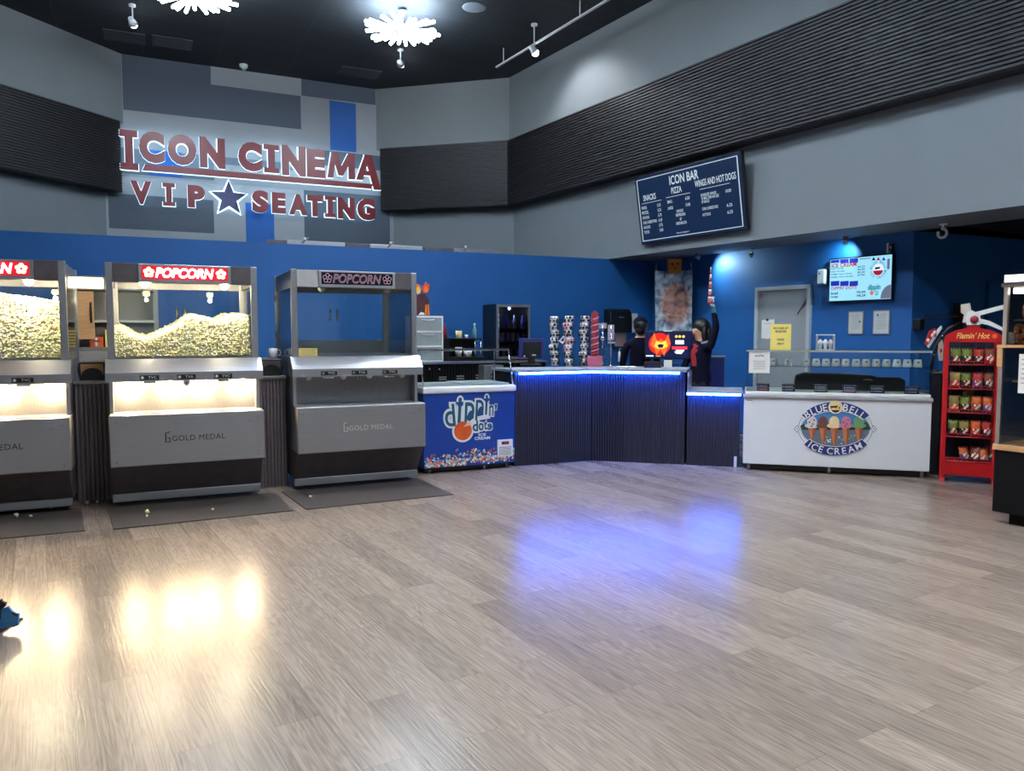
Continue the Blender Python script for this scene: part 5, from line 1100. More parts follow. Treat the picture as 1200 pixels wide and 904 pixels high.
for x, cl in ((525, TI), (570, TR), (622, TV)): r = tb(x-18, 92, x+18, 125); m.poly([(r[0], min(r[2], h_)), (r[1], min(r[2], h_)), ((r[0]+r[1])/2, min(r[3], h_-.004))], -.0013, cl)
m.rect(*tb(655, 110, 680, 210), -.0012, TG); r = tb(392, 105, 495, 113); m.rect(r[0], r[1], r[2], r[3], -.0012, TG)
m.build('screen_picture', t2)
a2 = bw_(858, 120, 890, 178, -.05); t3 = thing('wall_transmitter', 'small black and white transmitter box above the ice cream screen', 'box', FB.at(a2[0], -.05, max(a2[2], a[3]+.02))); w2, h2 = a2[1]-a2[0], a2[3]-a2[2]
MB().box(0, w2*.35, 0, .05, 0, h2, WHITE, .004).build('plug', t3); MB().box(w2*.35, w2, 0, .05, h2*.25, h2*.9, BLACK, .004).build('case', t3); MB().poly([(w2*.5, h2*.55), (w2*.85, h2*.35), (w2*.85, h2*.75)], -.0006, PAPER).build('mark', t3)
p_ = [(bw_(885, y, 886+x, y+1)[1], bw_(885, y, 886, y+1)[2]) for x, y in ((0, 160), (22, 170), (28, 200), (12, 222))]
m = MB(); m.tube([(u-p_[0][0], 0, z-p_[0][1]) for u, z in p_], .006, BLACK, 6); solo(m, 'cable', 'black cable looping from the transmitter to the screen', 'cable', FB.at(p_[0][0], -.012, p_[0][1]))
for x0, x1, y0, y1, lb in ((650, 729, 507, 630, 'left framed grey certificate below the ice cream screen'), (789, 877, 501, 630, 'right framed grey certificate below the ice cream screen')):
    a2 = bw_(x0, y0, x1, y1); w2, h2 = a2[1]-a2[0], a2[3]-a2[2]; t3 = thing('framed_certificate', lb, 'certificate', FB.at(a2[0], -.018, a2[2]), 'framed certificates')
    MB().box(-.008, w2+.008, 0, .018, -.008, h2+.008, GREYINK, .003).build('frame', t3); m = MB(); m.rect(.004, w2-.004, .004, h2-.004, -.0005, mat('certificate_paper', (186, 190, 192), .6))
    for k in range(8): m.rect(w2*(.15+.04*(k % 3)), w2*(.85-.05*(k % 2)), h2*(.82-.085*k), h2*(.835-.085*k), -.001, GREYINK)
    m.disc(w2*(.8 if x0 < 700 else .28), h2*(.55 if x0 < 700 else .82), .012, -.0012, INK, 8); m.build('sheet', t3)

# ------------------------------------------------------------------ ICON BAR menu board on the soffit
tl, tr, bl, br = FS.px(746, 204, -.24), FS.px(871, 180, -.24), FS.px(749, 287, -.08), FS.px(873, 270, -.08)
u0 = (tl[0]+bl[0])/2; u1 = (tr[0]+br[0])/2; zb = (bl[1]+br[1])/2; zt = (tl[1]+tr[1])/2
tilt = math.atan2(.16, zt-zb); w_, h_ = u1-u0, math.hypot(.16, zt-zb)
t = thing('menu_board', 'large dark blue menu screen with white lettering tilted out from the soffit', 'screen', FS.at(u0, -.08, zb)); t.rotation_euler = (tilt, 0, FS.t)
MB().box(0, w_, 0, .06, 0, h_, mat('board_frame', (10, 14, 32), .4), .006).build('housing', t)
MB().box(w_*.3, w_*.7, .06, .20, h_*.35, h_*.6, BLACK).build('wall_bracket', t)
def scr(n, c, e): return mat('screen_'+n, tuple(int(k*.4) for k in c), 0.5, spec=.2, emit=c, power=e)
MNB, MNW = scr('menu_blue', (16, 40, 78), .55), scr('menu_white', (200, 216, 226), .7)
m = MB(); fx = lambda a: w_*a; fz = lambda b: h_*(1-b); m.rect(fx(.012), fx(.988), fz(.985), fz(.02), -.0005, MNB)
for r in ((.02, .97, .945, .955), (.02, .97, .05, .06), (.02, .028, .05, .955), (.962, .97, .05, .955)): m.rect(fx(r[0]), fx(r[1]), fz(r[3]), fz(r[2]), -.001, MNW)
def mt_(s, x0, x1, y0, y1, off=.015): m.text(s, (fx(x0), fx(x1), fz(y1), fz(y0)), -.0015, MNW, off=off)
mt_('ICON BAR', .355, .63, .10, .225, .02); mt_('SNACKS', .075, .205, .285, .37); mt_('PIZZA', .365, .465, .265, .35); mt_('WINGS AND HOT DOGS', .59, .945, .245, .335)
for a_, c_, y in ((.055, .26, .40), (.305, .54, .385), (.63, .89, .37)): m.rect(fx(a_), fx(c_), fz(y+.006), fz(y), -.001, MNW)
for i, (s, p_, x1) in enumerate((('FRIES', '5.25', .10), ('PRETZEL', '5.25', .115), ('ONION RING', '5.75', .115), ('CHILI CHEESE FRIES', '6.50', .19), ('NACHOS', '5.75', .115), ('TOTS', '5.00', .10))): mt_(s, .045, x1, .445+.072*i, .487+.072*i, .01); mt_(p_, .21, .245, .445+.072*i, .487+.072*i, .01)
for s, p_, y in (('SMALL', '6.50', .43), ('LARGE', '15.00', .52)): mt_(s, .315, .365, y, y+.042, .01); mt_(p_, .49, .53, y, y+.042, .01)
for s, x0, x1, y in (('CHOICE', .395, .46, .585), ('PEPPERONI', .385, .475, .64), ('or', .42, .438, .70), ('GREEN BACON', .38, .48, .755)): mt_(s, x0, x1, y, y+.04, .01)
for s, x1, y in (('BONELESS WINGS', .77, .435), ('W/ SMALL FRIES AND SIDE', .79, .48), ('OF SAUCE', .705, .525), ('CHILI CHEESE DOG', .775, .62), ('HOT DOG', .705, .70)): mt_(s, .635, x1, y, y+.038, .01)
for s, y in (('10.00', .445), ('6.25', .63), ('6.25', .72)): mt_(s, .85, .895, y, y+.04, .01)
mt_('PRICES SUBJECT', .375, .50, .90, .922, .005); m.build('screen_picture', t)

# ------------------------------------------------------------------ lettered sign
SV = -.16
HALO = mat('halo_light', (230, 245, 255), .4, emit=(205, 236, 255), power=1.8, sample=True)
def q8(x, y, v=SV): return FSP.px(120+x/3.4286, 130+y/3.4286, v)
t = thing('lettered_sign', 'large backlit red ICON CINEMA VIP SEATING sign with a blue star', 'sign', FSP.at(0, 0, 0))
def plate(pts, mt, name, grow=.014):
    polys = pts if isinstance(pts[0], list) else [pts]; m = MB(); hb = MB()
    for k, p in enumerate(polys): m.prism(p, SV-.05-.0006*k, SV, mt); hb.prism(grown(p, grow), SV+.012, SV+.03+.0006*k, HALO)
    o = normals(m.build(name, t)); normals(hb.build('backlight', o)); return o
def grown(pts, grow):
    c = (sum(p[0] for p in pts)/len(pts), sum(p[1] for p in pts)/len(pts)); n = len(pts); g = []
    ar = sum(pts[i][0]*pts[(i+1) % n][1]-pts[(i+1) % n][0]*pts[i][1] for i in range(n)); sg = 1 if ar > 0 else -1
    for i in range(n):
        a, b, d = Vector(pts[i-1]), Vector(pts[i]), Vector(pts[(i+1) % n]); e1 = (b-a).normalized(); e2 = (d-b).normalized()
        n1, n2 = Vector((e1.y, -e1.x))*sg, Vector((e2.y, -e2.x))*sg; k = (n1+n2); k = k/max(.6, k.length_squared/2) if k.length > 1e-6 else n1
        g.append(tuple(b+k*grow*.62))
    return g
def letter(ch, r, mt=LETRED):
    xm, ym = (r[0]+r[2])/2, (r[1]+r[3])/2; f = (q8(r[0], ym)[0], q8(r[2], ym)[0], q8(xm, r[3])[1], q8(xm, r[1])[1])
    if ch == 'I':
        a, b, c, d = f; w = b-a; h = d-c; s = w*.27; k = h*.17
        return plate([(a, c), (b, c), (b, c+k), (b-s, c+k), (b-s, d-k), (b, d-k), (b, d), (a, d), (a, d-k), (a+s, d-k), (a+s, c+k), (a, c+k)], mt, 'letter_i')
    m = MB(); m.text(ch, f, SV-.05, mt, off=.07, deep=.05); o = m.build('letter_'+ch.lower(), t); g = .003
    m = MB(); m.text(ch, (f[0]-g, f[1]+g, f[2]-g, f[3]+g), SV+.012, HALO, off=.09, deep=.018); m.build('backlight', o)
for ch, r in (('I', (70, 78, 143, 238)), ('C', (147, 85, 250, 210)), ('O', (262, 97, 377, 219)), ('N', (390, 110, 492, 231)), ('C', (545, 127, 640, 243)), ('I', (648, 138, 708, 250)), ('N', (720, 143, 815, 262)), ('E', (820, 155, 893, 269)),
              ('V', (113, 284, 198, 376)), ('I', (242, 292, 292, 383)), ('P', (342, 301, 412, 390)), ('S', (600, 321, 667, 410)), ('E', (680, 330, 735, 413)), ('A', (748, 337, 822, 419)), ('T', (822, 340, 883, 425)), ('I', (893, 345, 935, 428)), ('N', (945, 350, 1012, 435)), ('G', (1023, 353, 1094, 440))): letter(ch, r)
# the A of CINEMA: its right leg runs down past the underline
A1 = [[q8(*p) for p in s] for s in (((1018, 277), (1052, 178), (1073, 180), (1044, 279)), ((1050, 178), (1079, 180), (1118, 319), (1090, 318)), ((1034, 241), (1090, 246), (1094, 263), (1028, 258)))]
plate([q8(*p) for p in ((903, 268), (918, 167), (945, 169), (959, 224), (985, 173), (1011, 176), (1013, 277), (988, 276), (987, 222), (965, 262), (947, 260), (933, 212), (926, 270))], LETRED, 'letter_m')
plate(A1, LETRED, 'letter_a')
plate([q8(*p) for p in ((172, 215), (1085, 296), (1078, 314), (160, 240))], LETRED, 'underline')
c = q8(508, 353); R1 = q8(508, 353)[1]-q8(508, 425)[1]
plate([(c[0]+(R1 if k % 2 == 0 else R1*.42)*math.cos(PI/2+k*PI/5), c[1]+(R1 if k % 2 == 0 else R1*.42)*math.sin(PI/2+k*PI/5)) for k in range(10)], STARBLUE, 'star', .045)
for k in range(9): u = LSP*(.06+.11*k); z = q8(60+122*k, 200+8*k)[1]; MB().cyl((u, SV+.03, z), (u, 0, z), .012, m=STEELD, seg=6).build('standoff', t)

# ------------------------------------------------------------------ fixtures on ceiling, soffit and partition top
p0, p1 = Vector(atz(581.7, 78.9, 6.12)), Vector(atz(712, 0, 6.12)); d = (p1-p0).normalized()
t = thing('track_rail', 'thin white ceiling track rail running along the right soffit', 'track', (p0, math.atan2(d.y, d.x)))
MB().box(0, 7.0, -.02, .02, -.012, .012, WHITE, .003).build('rail', t)
for u in (.25, 2.5, 5.0): MB().cyl((u, 0, .01), (u, 0, CEIL-6.12), .01, m=WHITE, seg=6).build('hanger', t)
def px_t(f, x, y, v=0.0): u, z = f.px(x, y, v); return f.w(u, v, z)
track_head(atz(626, 60, 5.95), 'bright spotlight hanging below the white track rail on the right', px_t(FSR, 690, 150), 60, 120)
track_head(atz(155.5, 27, 6.10), 'bright spotlight on the ceiling above the left end of the lettered sign', px_t(FSP, 215, 150), 4, 110)
track_head(atz(469.5, 75, 6.12), 'small bright spotlight under the whole sunburst light', px_t(FSM, 505, 125), 10, 110)
p = atz(556, 8.5, CEIL); m = MB(); m.lathe([(.004, -.012), (.15, -.012), (.18, -.006), (.185, 0), (.004, 0)], (0, 0, 0), mat('speaker_grille', (118, 124, 132), .6), 28); solo(m, 'ceiling_speaker', 'round pale speaker grille set in the black ceiling', 'speaker', (p, 0))
p = FSP.w(FSP.px(285.5, 77, -.35)[0], -.35, CEIL); m = MB(); m.lathe([(.004, -.09), (.035, -.09), (.05, -.06), (.07, -.05), (.075, 0), (.004, 0)], (0, 0, 0), WHITE, 20); solo(m, 'smoke_detector', 'small white smoke detector on the ceiling above the sign', 'detector', (p, 0))
VENT = mat('vent_grey', (60, 64, 70), .6)
for x, y, L, lb in ((146, 43, .62, 'faint grey ceiling vent at the left, nearer the edge'), (202, 50, .62, 'faint grey ceiling vent at the left, under the cut sunburst light'), (421, 85, .75, 'faint grey ceiling vent by the right end of the sign wall')):
    p = atz(x, y, CEIL); t = thing('ceiling_vent', lb, 'vent', (p, math.radians(25)), 'ceiling vents')
    MB().box(-L/2, L/2, -.25, -.22, -.012, 0, VENT).box(-L/2, L/2, .22, .25, -.012, 0, VENT).box(-L/2, -L/2+.03, -.22, .22, -.012, 0, VENT).box(L/2-.03, L/2, -.22, .22, -.012, 0, VENT).build('frame', t)
    m = MB()
    for k in range(12): m.box(-L/2+.03, L/2-.03, -.21+.036*k, -.19+.036*k, -.010, -.002, VENT)
    m.build('slats', t)
for i, (xa, xb, xc, xd, xe, lb) in enumerate(((312, 336, 336, 404, 357, 'left light bar with a clamp on top of the blue partition'), (405, 433, 433, 494, 457, 'middle light bar with a clamp on top of the blue partition'), (497, 531, 531, 585, 545, 'right light bar with a clamp on top of the blue partition'))):
    ua, ub, uc_, ud_, ue = [FL.px(x, 286, .05)[0] for x in (xa, xb, xc, xd, xe)]
    t = thing('light_bar', lb, 'light bar', FL.at(ua, .05, 2.711), 'light bars on the blue partition')
    MB().box(0, ub-ua, -.03, .05, 0, .05, DARKP, .004).build('dark_housing', t); MB().box(uc_-ua+.003, ud_-ua, -.03, .05, 0, .058, STEEL, .006).build('reflector', t)
    m = MB(); m.cyl((ue-ua, 0, .05), (ue-ua, 0, .10), .012, m=STEELD, seg=8); m.cyl((ue-ua-.04, -.03, .02), (ue-ua+.05, -.03, .105), .012, m=STEELD, seg=8); m.ball((ue-ua, -.03, .085), .022, WHITE, 1); m.build('clamp', t)
# under the soffit
def fix(x, y, v): return FB.px(x, y, v)[0]
for x, lb, tg_, pw in ((818, 'small silver spotlight under the soffit beside the grey cloth', (860, 326), 42), (991, 'small silver spotlight under the soffit above the ice cream screen', (988, 306), 26)):
    v = -.30 if x < 900 else -.22; u = fix(x, 300 if x < 900 else 277, v); t = thing('spotlight', lb, 'spotlight', FB.at(u, v, 2.711), 'soffit spotlights'); tg3 = px_t(FB, *tg_)
    d = (Vector(tg3)-Vector(FB.w(u, v, 2.66))).normalized(); dl = Vector((d.x*FB.c+d.y*FB.s, -d.x*FB.s+d.y*FB.c, d.z))
    MB().cyl((0, 0, 0), (0, 0, -.05), .012, m=STEELD, seg=8).lathe([(.004, -.012), (.04, -.012), (.045, 0), (.004, 0)], (0, 0, 0), STEELD, 14).build('stem', t)
    MB().cyl(Vector((0, 0, -.06))-dl*.05, Vector((0, 0, -.06))+dl*.03, .028, .034, STEEL, 14).build('lamp_housing', t)
    spot('soffit_beam', Vector(FB.w(u, v, 2.651))+d*.05, tg3, pw, (.62, .93, 1.0), 120, 1.0, .02)
for x, y, lb, r in ((881, 296, 'small dark ring camera under the soffit above the grey door', .03), (1105, 273, 'white hooked security camera under the soffit right of the screen', .045)):
    f, v = (FB, -.15) if x < 1000 else (FB, -.30); u = fix(x, y, v); t = thing('security_camera', lb, 'camera', f.at(u, v, 2.711)); c_ = WHITE if x > 1000 else STEELD
    MB().lathe([(.004, -.014), (r*.9, -.014), (r, 0), (.004, 0)], (0, 0, 0), c_, 14).cyl((0, 0, 0), (0, 0, -.05 if x > 1000 else -.03), r*.35, m=c_, seg=8).build('mount', t)
    MB().tube([(r*math.sin(a)*1.1, -.01, -.05-r*1.2+r*1.1*math.cos(a)) for a in [k*.45-.2 for k in range(13)]], r*.36, c_, 8).build('ring', t); MB().ball((0, -.012, -.05-r*1.2), r*.55, BLACK, 2).build('lens', t)

# ------------------------------------------------------------------ red snack rack
FR = Fr(4.325, 7.717, -28); RW = .494
t = thing('snack_rack', 'red wire snack rack with a white topper, stocked with chip bags', 'rack', FR.at(0, 0)); RD = .34
def zy(y, v=0.0): return FR.px(1137, y, v)[1]
H0 = zy(400); Ht = zy(386)
m = MB()
for u in (0, RW-.045): m.box(u, u+.045, 0, .04, .03, H0+.02, RED, .008).box(u, u+.045, RD-.03, RD, .03, H0, RED, .006); m.prism([(-.015, 0), (RD+.01, 0), (RD, .04), (0, .04)], u, u+.045, RED, 'u')
m.build('frame', t)
hp = [(0, H0-.01), (RW, H0-.01), (RW, H0+.05), (RW-.03, Ht-.045), (RW-.10, Ht-.01), (RW*.5+.06, Ht+.01), (RW*.5-.06, Ht+.01), (.10, Ht-.01), (.03, Ht-.045), (0, H0+.05)]
m = MB(); m.prism(hp, -.008, .03, RED); hd = normals(m.build('header', t))
GOLD = mat('gold_lettering', (240, 200, 110), .5); m = MB(); m.text("Flamin' Hot", (.10, RW-.11, H0+.025, H0+.085), -.009, GOLD, off=.02, shear=.3); m.disc(RW-.07, H0+.05, .022, -.009, ORANGE, 12); m.build('lettering', hd)
MB().box(RW*.5-.055, RW*.5+.055, 0, .03, Ht, Ht+.065, RED, .004).build('neck', t)
m = MB(); m.box(.03, RW-.03, 0, .02, .07, zy(541), RED, .004); m.build('kick_panel', t)
WIRE = mat('red_wire', (150, 16, 30), .4); lips = [426.3, 455, 483, 511.7, 540.6]
m = MB()
for k in range(16): u = .03+(RW-.06)*k/15; m.cyl((u, RD-.01, .10), (u, RD-.01, H0), .003, m=BLACK, seg=5)
m.box(.02, RW-.02, RD-.004, RD, .10, H0, mat('rack_back', (18, 22, 52), .6)); m.build('wire_back', t)
zs = []
for y in lips:
    z = zy(y)-.012; zs.append(z); m = MB(); m.tube([(.045, 0.0, z+.035), (RW-.045, 0.0, z+.035)], .004, WIRE, 6); m.tube([(.045, 0.0, z), (RW-.045, 0.0, z)], .006, WIRE, 6)
    for k in range(14): u = .05+(RW-.10)*k/13; m.tube([(u, 0.0, z+.035), (u, 0.0, z), (u, RD-.02, z)], .0025, WIRE, 5)
    m.box(.045, RW-.045, .01, RD-.02, z-.003, z, WIRE); m.build('shelf', t)
BAGC = {n: mat('bag_'+n, c, .3) for n, c in (('green', (110, 128, 56)), ('olive', (140, 130, 70)), ('red', (176, 44, 40)), ('orange', (204, 98, 44)), ('brown', (128, 70, 52)), ('white', (214, 208, 202)), ('dark', (40, 34, 40)), ('purple', (90, 60, 110)))}
def bag(u, z, w, h, c1, c2, lab, lean=.12, turn=0.0, vv=.07):
    nu, nz2 = 8, 10; V = []; F = []; mi_ = []
    for s in (-1, 1):
        for j in range(nz2+1):
            for i in range(nu+1):
                a = i/nu*2-1; b = j/nz2*2-1; th = (1-a**2)**.6*(1-b**4)**.7*.030; x = a*w/2*(1-.05*(1-b*b)); V.append((x+.003*math.sin(9*b+u*50), s*th+.002*math.sin(a*9+b*6)+lean*(j/nz2)*h*.5, j/nz2*h))
    n = (nu+1)*(nz2+1); m = MB(); n0 = 0; m.V += V
    for s in (0, 1):
        for j in range(nz2):
            for i in range(nu):
                q_ = s*n+j*(nu+1)+i; f = (q_, q_+1, q_+nu+2, q_+nu+1) if s == 0 else (q_, q_+nu+1, q_+nu+2, q_+1)
                fz_, fu = j/nz2, abs(i/nu*2-1)
                blob = (fz_-.30)**2/.045+(fu*.9)**2/.32 < 1; mt = BAGC['white'] if blob and ((i*7+j*5+int(u*90)) % 4) < 2 else (BAGC['orange'] if blob and (i+j) % 3 == 0 else (BAGC[c1] if fz_ > .42 else BAGC[c2]))
                if fz_ > .85 and (i % 2): mt = BAGC[c2]
                m.F.append(f); m.I.append(m.mi(mt)); m.S.append(True)
    p_ = FR.w(u, vv, z); o = m.build('chip_bag', None, 0, p_, FR.t+turn); normals(o); return tag(o, lab, 'chip bag', 'chip bags on the red rack')
rows = [('top', (('green', 'dark'), ('green', 'dark'), ('red', 'dark'), ('brown', 'red'))), ('second', (('olive', 'red'), ('green', 'dark'), ('red', 'purple'), ('brown', 'dark'))), ('third', (('olive', 'orange'), ('green', 'dark'), ('orange', 'brown'), ('orange', 'purple'))), ('fourth', (('green', 'dark'), ('olive', 'dark'), ('orange', 'red'), ('red', 'dark')))]
for (rn, cs_), z in zip(rows, zs):
    for i, (c1, c2) in enumerate(cs_): bag(.105+.097*i, z+.001, .094, .165, c1, c2, '%s chip bag, %s from the left on the %s shelf of the red rack' % ({'olive': 'olive green'}.get(c1, c1), ords[i], rn), turn=random.uniform(-.12, .12))
for i, (u, c1, c2, tn, vv) in enumerate(((.22, 'orange', 'purple', .5, .09), (.30, 'brown', 'dark', -.3, .07), (.375, 'orange', 'brown', .2, .08), (.43, 'red', 'purple', -.15, .16))): bag(u, zs[4]+.001, .10, .14+.01*(i % 2), c1, c2, '%s chip bag, %s from the left in the jumbled heap on the bottom shelf' % (c1, ords[i]), .5, tn, vv)
bag(.23, zs[2]+.02, .09, .19, 'green', 'olive', 'green chip bag standing behind the others on the third shelf of the rack', .05, 0, .22)
# white topper with two arms
TOP = mat('topper_white', (206, 212, 214), .6); TOPC = mat('topper_cream', (196, 186, 176), .7)
qt = lambda x, y: FR.px(1120+x/7.5375, 300+y/7.5375, .015)
def tp(pts): return [qt(*p) for p in pts]
m = MB(); m.prism(tp([(95, 610), (88, 560), (100, 500), (140, 480), (215, 520), (222, 600), (205, 612)]), -.01, .04, TOP); top_ = normals(m.build('topper', t))
m = MB(); m.prism(tp([(45, 430), (125, 418), (140, 500), (100, 590), (60, 590), (75, 520), (45, 500)]), -.006, .05, TOPC); normals(m.build('fist', top_))
m = MB(); m.prism(tp([(170, 498), (420, 432), (432, 470), (180, 535)]), -.004, .03, TOP); normals(m.build('arm', top_))
m = MB(); m.prism(tp([(205, 552), (300, 575), (430, 640), (452, 672), (425, 668), (290, 612), (205, 596)]), -.004, .03, TOP); normals(m.build('arm', top_))
c = qt(472, 727); MB().ball((c[0], .02, c[1]), .062, TOPC, 3, (1, .6, 1), None, .25).build('fist', top_)
c = qt(163, 563); MB().ball((c[0], -.02, c[1]), .038, mat('topper_red', (150, 24, 50), .4), 2).build('red_ball', top_)
# narrow dark cabinet between the white cabinet and the rack, with a curved pole of hanging packets
a = FW.px(1091, 500, .30)[0]; b_ = FW.px(1106, 500, .30)[0]; zc = FW.px(1098, 436, .30)[1]
t = thing('narrow_cabinet', 'narrow dark cabinet between the white dipping cabinet and the red rack', 'cabinet', FW.at(max(a, WW+.03), .30)); w_ = b_-max(a, WW+.03)+.05
MB().box(0, w_, 0, .35, 0, zc-.02, mat('slate_cabinet', (36, 44, 56), .5), .004).build('carcass', t); MB().box(-.005, w_+.005, -.01, .36, zc-.02, zc, STEELD, .003).build('top', t); MB().box(w_*.45, w_*.55, -.012, 0, zc*.5, zc-.1, BLACK).build('handle', t)
qp = lambda x, y: FW.px(1070+x/6.023, 330+y/6.023, .40)
pp = [qp(*p) for p in ((122, 800), (124, 700), (130, 600), (146, 520), (170, 445), (205, 385), (255, 330), (330, 292))]
zl = pp[0][1]; pp = [(pp[0][0]+.03, zc)]+pp[1:]
m = MB(); m.tube([(u-pp[0][0], 0, z-zc) for u, z in pp], .017, BLACK, 10); m.lathe([(.004, 0), (.05, 0), (.05, .01), (.02, .016), (.004, .016)], (0, 0, 0), BLACK, 14)
for k in (3, 5): m.ball((pp[k][0]-pp[0][0], -.018, pp[k][1]-zc), .012, CHROME, 1)
solo(m, 'curved_pole', 'black curved pole rising from the narrow cabinet beside the snack rack', 'pole', FW.at(pp[0][0], .40, zc))
for pts, c1, lb in (([(170, 335), (195, 312), (200, 330), (105, 470), (92, 455)], TOP, 'pale strip packet hanging outermost from the black curved pole'), ([(110, 350), (150, 330), (172, 372), (130, 425), (95, 452), (78, 440)], RED, 'red and white packet hanging at the upper left of the black pole'), ([(175, 440), (200, 410), (212, 460), (205, 560), (180, 560), (172, 500)], TOPC, 'pale long packet hanging between the black pole and the rack')):
    P_ = [qp(*p) for p in pts]; m = MB(); o_ = P_[0]; m.prism([(u-o_[0], z-o_[1]) for u, z in P_], -.012, .012, c1); n_ = len(P_)
    cx_, cz_ = sum(p[0]-o_[0] for p in P_)/n_, sum(p[1]-o_[1] for p in P_)/n_
    if c1 is RED:
        for dx, dz in ((-.03, -.03), (.01, .02), (.03, .05)): m.ball((cx_+dx, -.014, cz_+dz), .018, PAPER, 1, (1, .4, 1.3))
    else: m.box(cx_-.008, cx_+.008, -.016, -.01, cz_-.02, cz_+.02, RED)
    normals(solo(m, 'snack_packet', lb, 'packet', FW.at(o_[0], .375, o_[1]), 'hanging packets'))
# dark bracket on the wall behind the rack
uq = lambda x, y: FH.px(1070+x/6.023, 330+y/6.023, -.12)
a = [uq(*p) for p in ((62, 265), (92, 345), (120, 238), (370, 255), (320, 150), (345, 340))]
t = thing('wall_bracket', 'dark jointed bracket on the blue wall behind the snack rack topper', 'bracket', FH.at(a[0][0], 0, a[1][1]))
MB().box(0, max(.05, a[1][0]-a[0][0]), -.10, .0, 0, a[0][1]-a[1][1], BLACK, .006).build('plate', t); MB().box(.02, a[3][0]-a[0][0], -.12, -.09, a[3][1]-a[1][1], a[2][1]-a[1][1], mat('bronze_bar', (60, 44, 44), .5), .004).build('arm', t)
MB().box(a[4][0]-a[0][0], a[5][0]-a[0][0], -.14, -.05, a[5][1]-a[1][1], a[4][1]-a[1][1], BLACK, .006).build('head', t)

# ------------------------------------------------------------------ pretzel display at the right edge
FZ = Fr(3.80, 6.02, -58.4)
def zv(y, x=1172, v=0.0): return FZ.px(x, y, v)[1]
PWD, PDD = 1.0, .6; zb_, zw, zt_ = zv(527.6), zv(404.5), zv(337)
t = thing('pretzel_display', 'glass pretzel display on a black base, cut by the right edge', 'display case', FZ.at(0, 0))
MB().box(0, PWD, 0, PDD, .09, zb_, BLACKM, .004).build('base', t); MB().box(.10, PWD-.1, .06, PDD-.06, 0, .09, BLACKM).build('plinth', t)
m = MB(); m.box(-.012, PWD, -.012, PDD, zb_, zb_+.045, WOOD, .004); m.build('wood_rail', t)
m = MB(); m.box(-.012, PWD, -.012, PDD, zw-.022, zw, WOOD, .004); m.build('wood_counter', t)
MB().box(-.008, .03, -.008, .03, zv(430), zw-.022, WOOD).build('wood_post', t)
for u, v, z0 in ((0, 0, zb_+.045), (0, PDD-.03, zb_+.045), (PWD-.03, 0, zb_+.045), (PWD-.03, PDD-.03, zb_+.045)): MB().box(u, u+.03, v, v+.03, z0, zw-.022, STEELD).build('lower_post', t); MB().box(u+.02, u+.05, v, v+.03, zw, zt_, STEEL).build('upper_post', t)
for z0, z1 in ((zb_+.045, zw-.022), (zw, zt_)):
    MB().box(.04, PWD-.04, .008, .013, z0, z1, GLASS).build('front_pane', t); MB().box(.024, .029, .035, PDD-.035, z0, z1, GLASS).build('side_pane', t)
MB().box(.0, PWD, -.005, PDD, zt_, zt_+.03, DARKP, .004).build('top', t)
m = MB(); m.box(.02, PWD, -.01, .16, zt_+.03, zv(322.5), STEELD); lb_ = m.build('light_box', t); LBX = mat('light_box_face', (255, 236, 236), .4, emit=(255, 226, 226), power=2.6, sample=True); MB().rect(.026, PWD-.01, zt_+.038, zv(322.5)-.006, -.0106, LBX).build('lit_face', lb_)
MB().box(.06, PWD-.1, .05, .09, zt_-.05, zt_-.008, mat('case_lamp', (255, 244, 225), .4, emit=(255, 240, 214), power=6.0, sample=True), .006).build('lamp', t)
MB().box(.07, PWD-.06, .06, PDD-.08, zv(375)-.008, zv(375), CHROME).build('shelf', t)
MB().box(.06, PWD-.06, .10, PDD-.08, (zb_+zw)/2+.12, (zb_+zw)/2+.132, WOOD).build('lower_shelf', t)
PRZ = mat('pretzel_brown', (196, 112, 40), .45, 0, .2, 30, .2); SALT = PAPER
def pretzel(u, v, z, r, lab, rot):
    pts = [(.9*math.sin(2*a)*(.6+.4*math.cos(a))*.9+.0, math.cos(a)*1.0*(1 if math.cos(a) < 0 else .9)) for a in [k*2*PI/48 for k in range(49)]]
    pts = [(math.sin(a)*(1+.25*math.cos(2*a)), .85*math.cos(a)-.35*math.cos(2*a)**2*(1 if math.cos(a) > 0 else 0)) for a in [k*2*PI/48 for k in range(48)]]
    m = MB(); lo = [Vector((p_[0]*r, -.004*math.sin(k), p_[1]*r)) for k, p_ in enumerate(pts)]; m.tube(lo+[lo[0]], r*.24, PRZ, 8); m.tube([(-r*.7, -.01, -r*.55), (-r*.2, -.02, -r*.1), (r*.25, -.015, r*.4)], r*.2, PRZ, 8); m.tube([(r*.7, -.012, -r*.55), (r*.2, -.026, -r*.1), (-r*.25, -.015, r*.4)], r*.2, PRZ, 8)
    for k in range(14): p_ = lo[random.randrange(48)]; m.ball(p_+Vector((random.uniform(-.01, .01), -r*.22, 0)), .006, SALT, 1)
    zmin = min(q_[2] for q_ in m.V); return solo(m, 'pretzel', lab, 'pretzel', FZ.at(u, v, z-zmin, rot), 'pretzels in the display')
zs_ = zv(375)
pretzel(.17, .12, zs_, .065, 'brown pretzel leaning on the wire shelf of the display', 5); pretzel(.33, .14, zs_, .065, 'brown pretzel second from the left on the upper display shelf', -8)
pretzel(.12, .16, zw, .085, 'large brown pretzel leftmost on the wooden counter of the display', 20); pretzel(.22, .09, zw, .09, 'large brown pretzel in front, on the wooden display counter near the edge', -10); pretzel(.42, .14, zw, .088, 'large brown pretzel at the far right of the wooden display counter', 6)
a = (FZ.px(1191.5, 440, -.02)[0], zv(415, 1195), zv(461, 1195)); m = MB(); m.box(0, .19, 0, .003, 0, a[1]-a[2], PAPER)
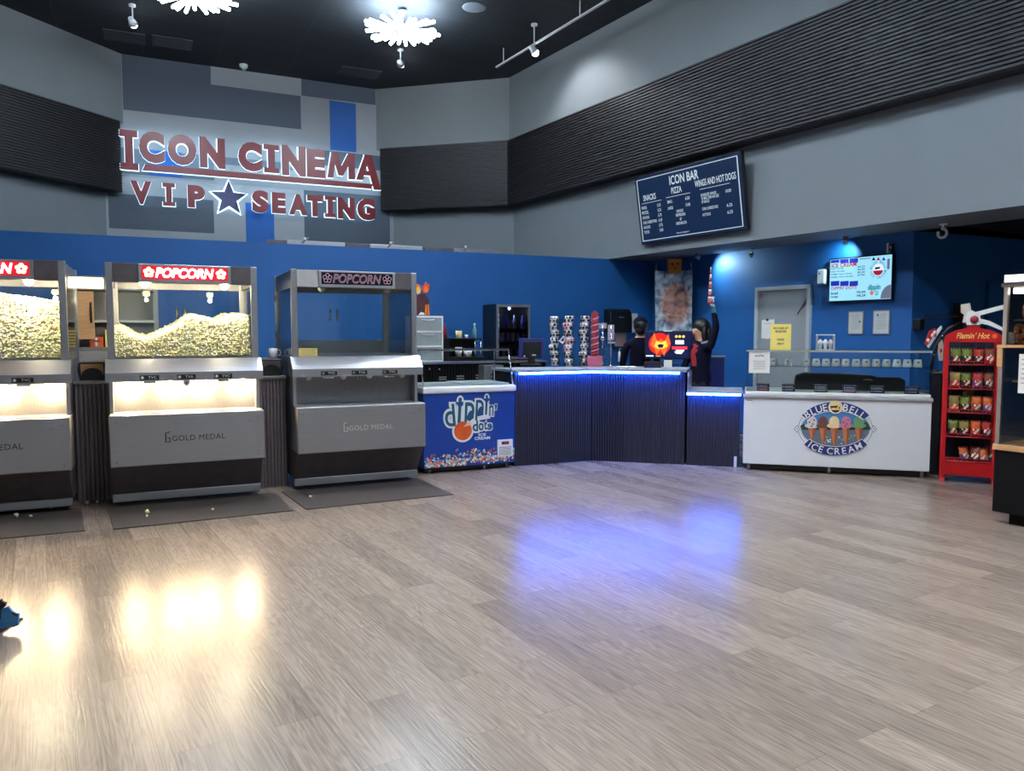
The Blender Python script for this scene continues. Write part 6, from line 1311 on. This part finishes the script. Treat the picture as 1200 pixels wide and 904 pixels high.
for k in range(6): m.rect(.02, .16-.02*(k % 2), (a[1]-a[2])*(.85-.12*k), (a[1]-a[2])*(.87-.12*k), -.0005, GREYINK)
solo(m, 'notice', 'white notice on the front glass of the pretzel display', 'notice', FZ.at(a[0], .0045, a[2]))
m = MB(); m.lathe([(.004, 0), (.05, 0), (.052, .10), (.03, .13), (.03, .16), (.004, .16)], (0, 0, 0), STEELD, 16); solo(m, 'canister', 'dull steel canister on the lower shelf inside the pretzel display', 'canister', FZ.at(.16, .22, (zb_+zw)/2+.132))
m = MB(); m.lathe([(.004, 0), (.03, 0), (.032, .12), (.018, .15), (.018, .18), (.004, .18)], (0, 0, 0), FROST, 14); solo(m, 'bottle', 'pale bottle standing low inside the pretzel display', 'bottle', FZ.at(.24, .12, zb_+.045))

# ------------------------------------------------------------------ blue cut-out poking in at the lower left
FQ = Fr(-2.60, 3.78, 0)
def qq(x, y): return FQ.px(x/9.04, 680+y/9.04)
t = thing('standee', 'corner of a blue and black cardboard standee at the lower left edge', 'standee', FQ.at(0, 0)); BLU = mat('standee_blue', (64, 132, 190), .6, 0, .12, 30); DKB = mat('standee_dark', (22, 30, 44), .7)
m = MB(); m.prism([qq(*p) for p in ((-200, 540), (0, 510), (150, 480), (205, 465), (207, 350), (160, 335), (135, 318), (100, 275), (60, 290), (30, 305), (26, 420), (-200, 400))], -.012, .0, BLU); normals(m.build('blue_panel', t))
m = MB(); m.prism([qq(*p) for p in ((-200, 560), (20, 545), (24, 300), (50, 285), (60, 236), (40, 250), (30, 228), (12, 232), (10, 205), (-10, 225), (-200, 180))], .0, .012, DKB); m.prism([qq(*p) for p in ((130, 322), (205, 348), (207, 375), (160, 360))], -.016, -.012, DKB); m.prism([qq(*p) for p in ((150, 480), (205, 462), (206, 472), (150, 492))], -.014, -.0, DKB); normals(m.build('dark_panel', t))
m = MB(); z5 = qq(-200, 540)[1]; m.box(-.12, 0.04, -.16, .16, 0, .012, DKB).box(-.12, 0.0, -.012, .012, .012, .2, DKB); m.build('foot', t)
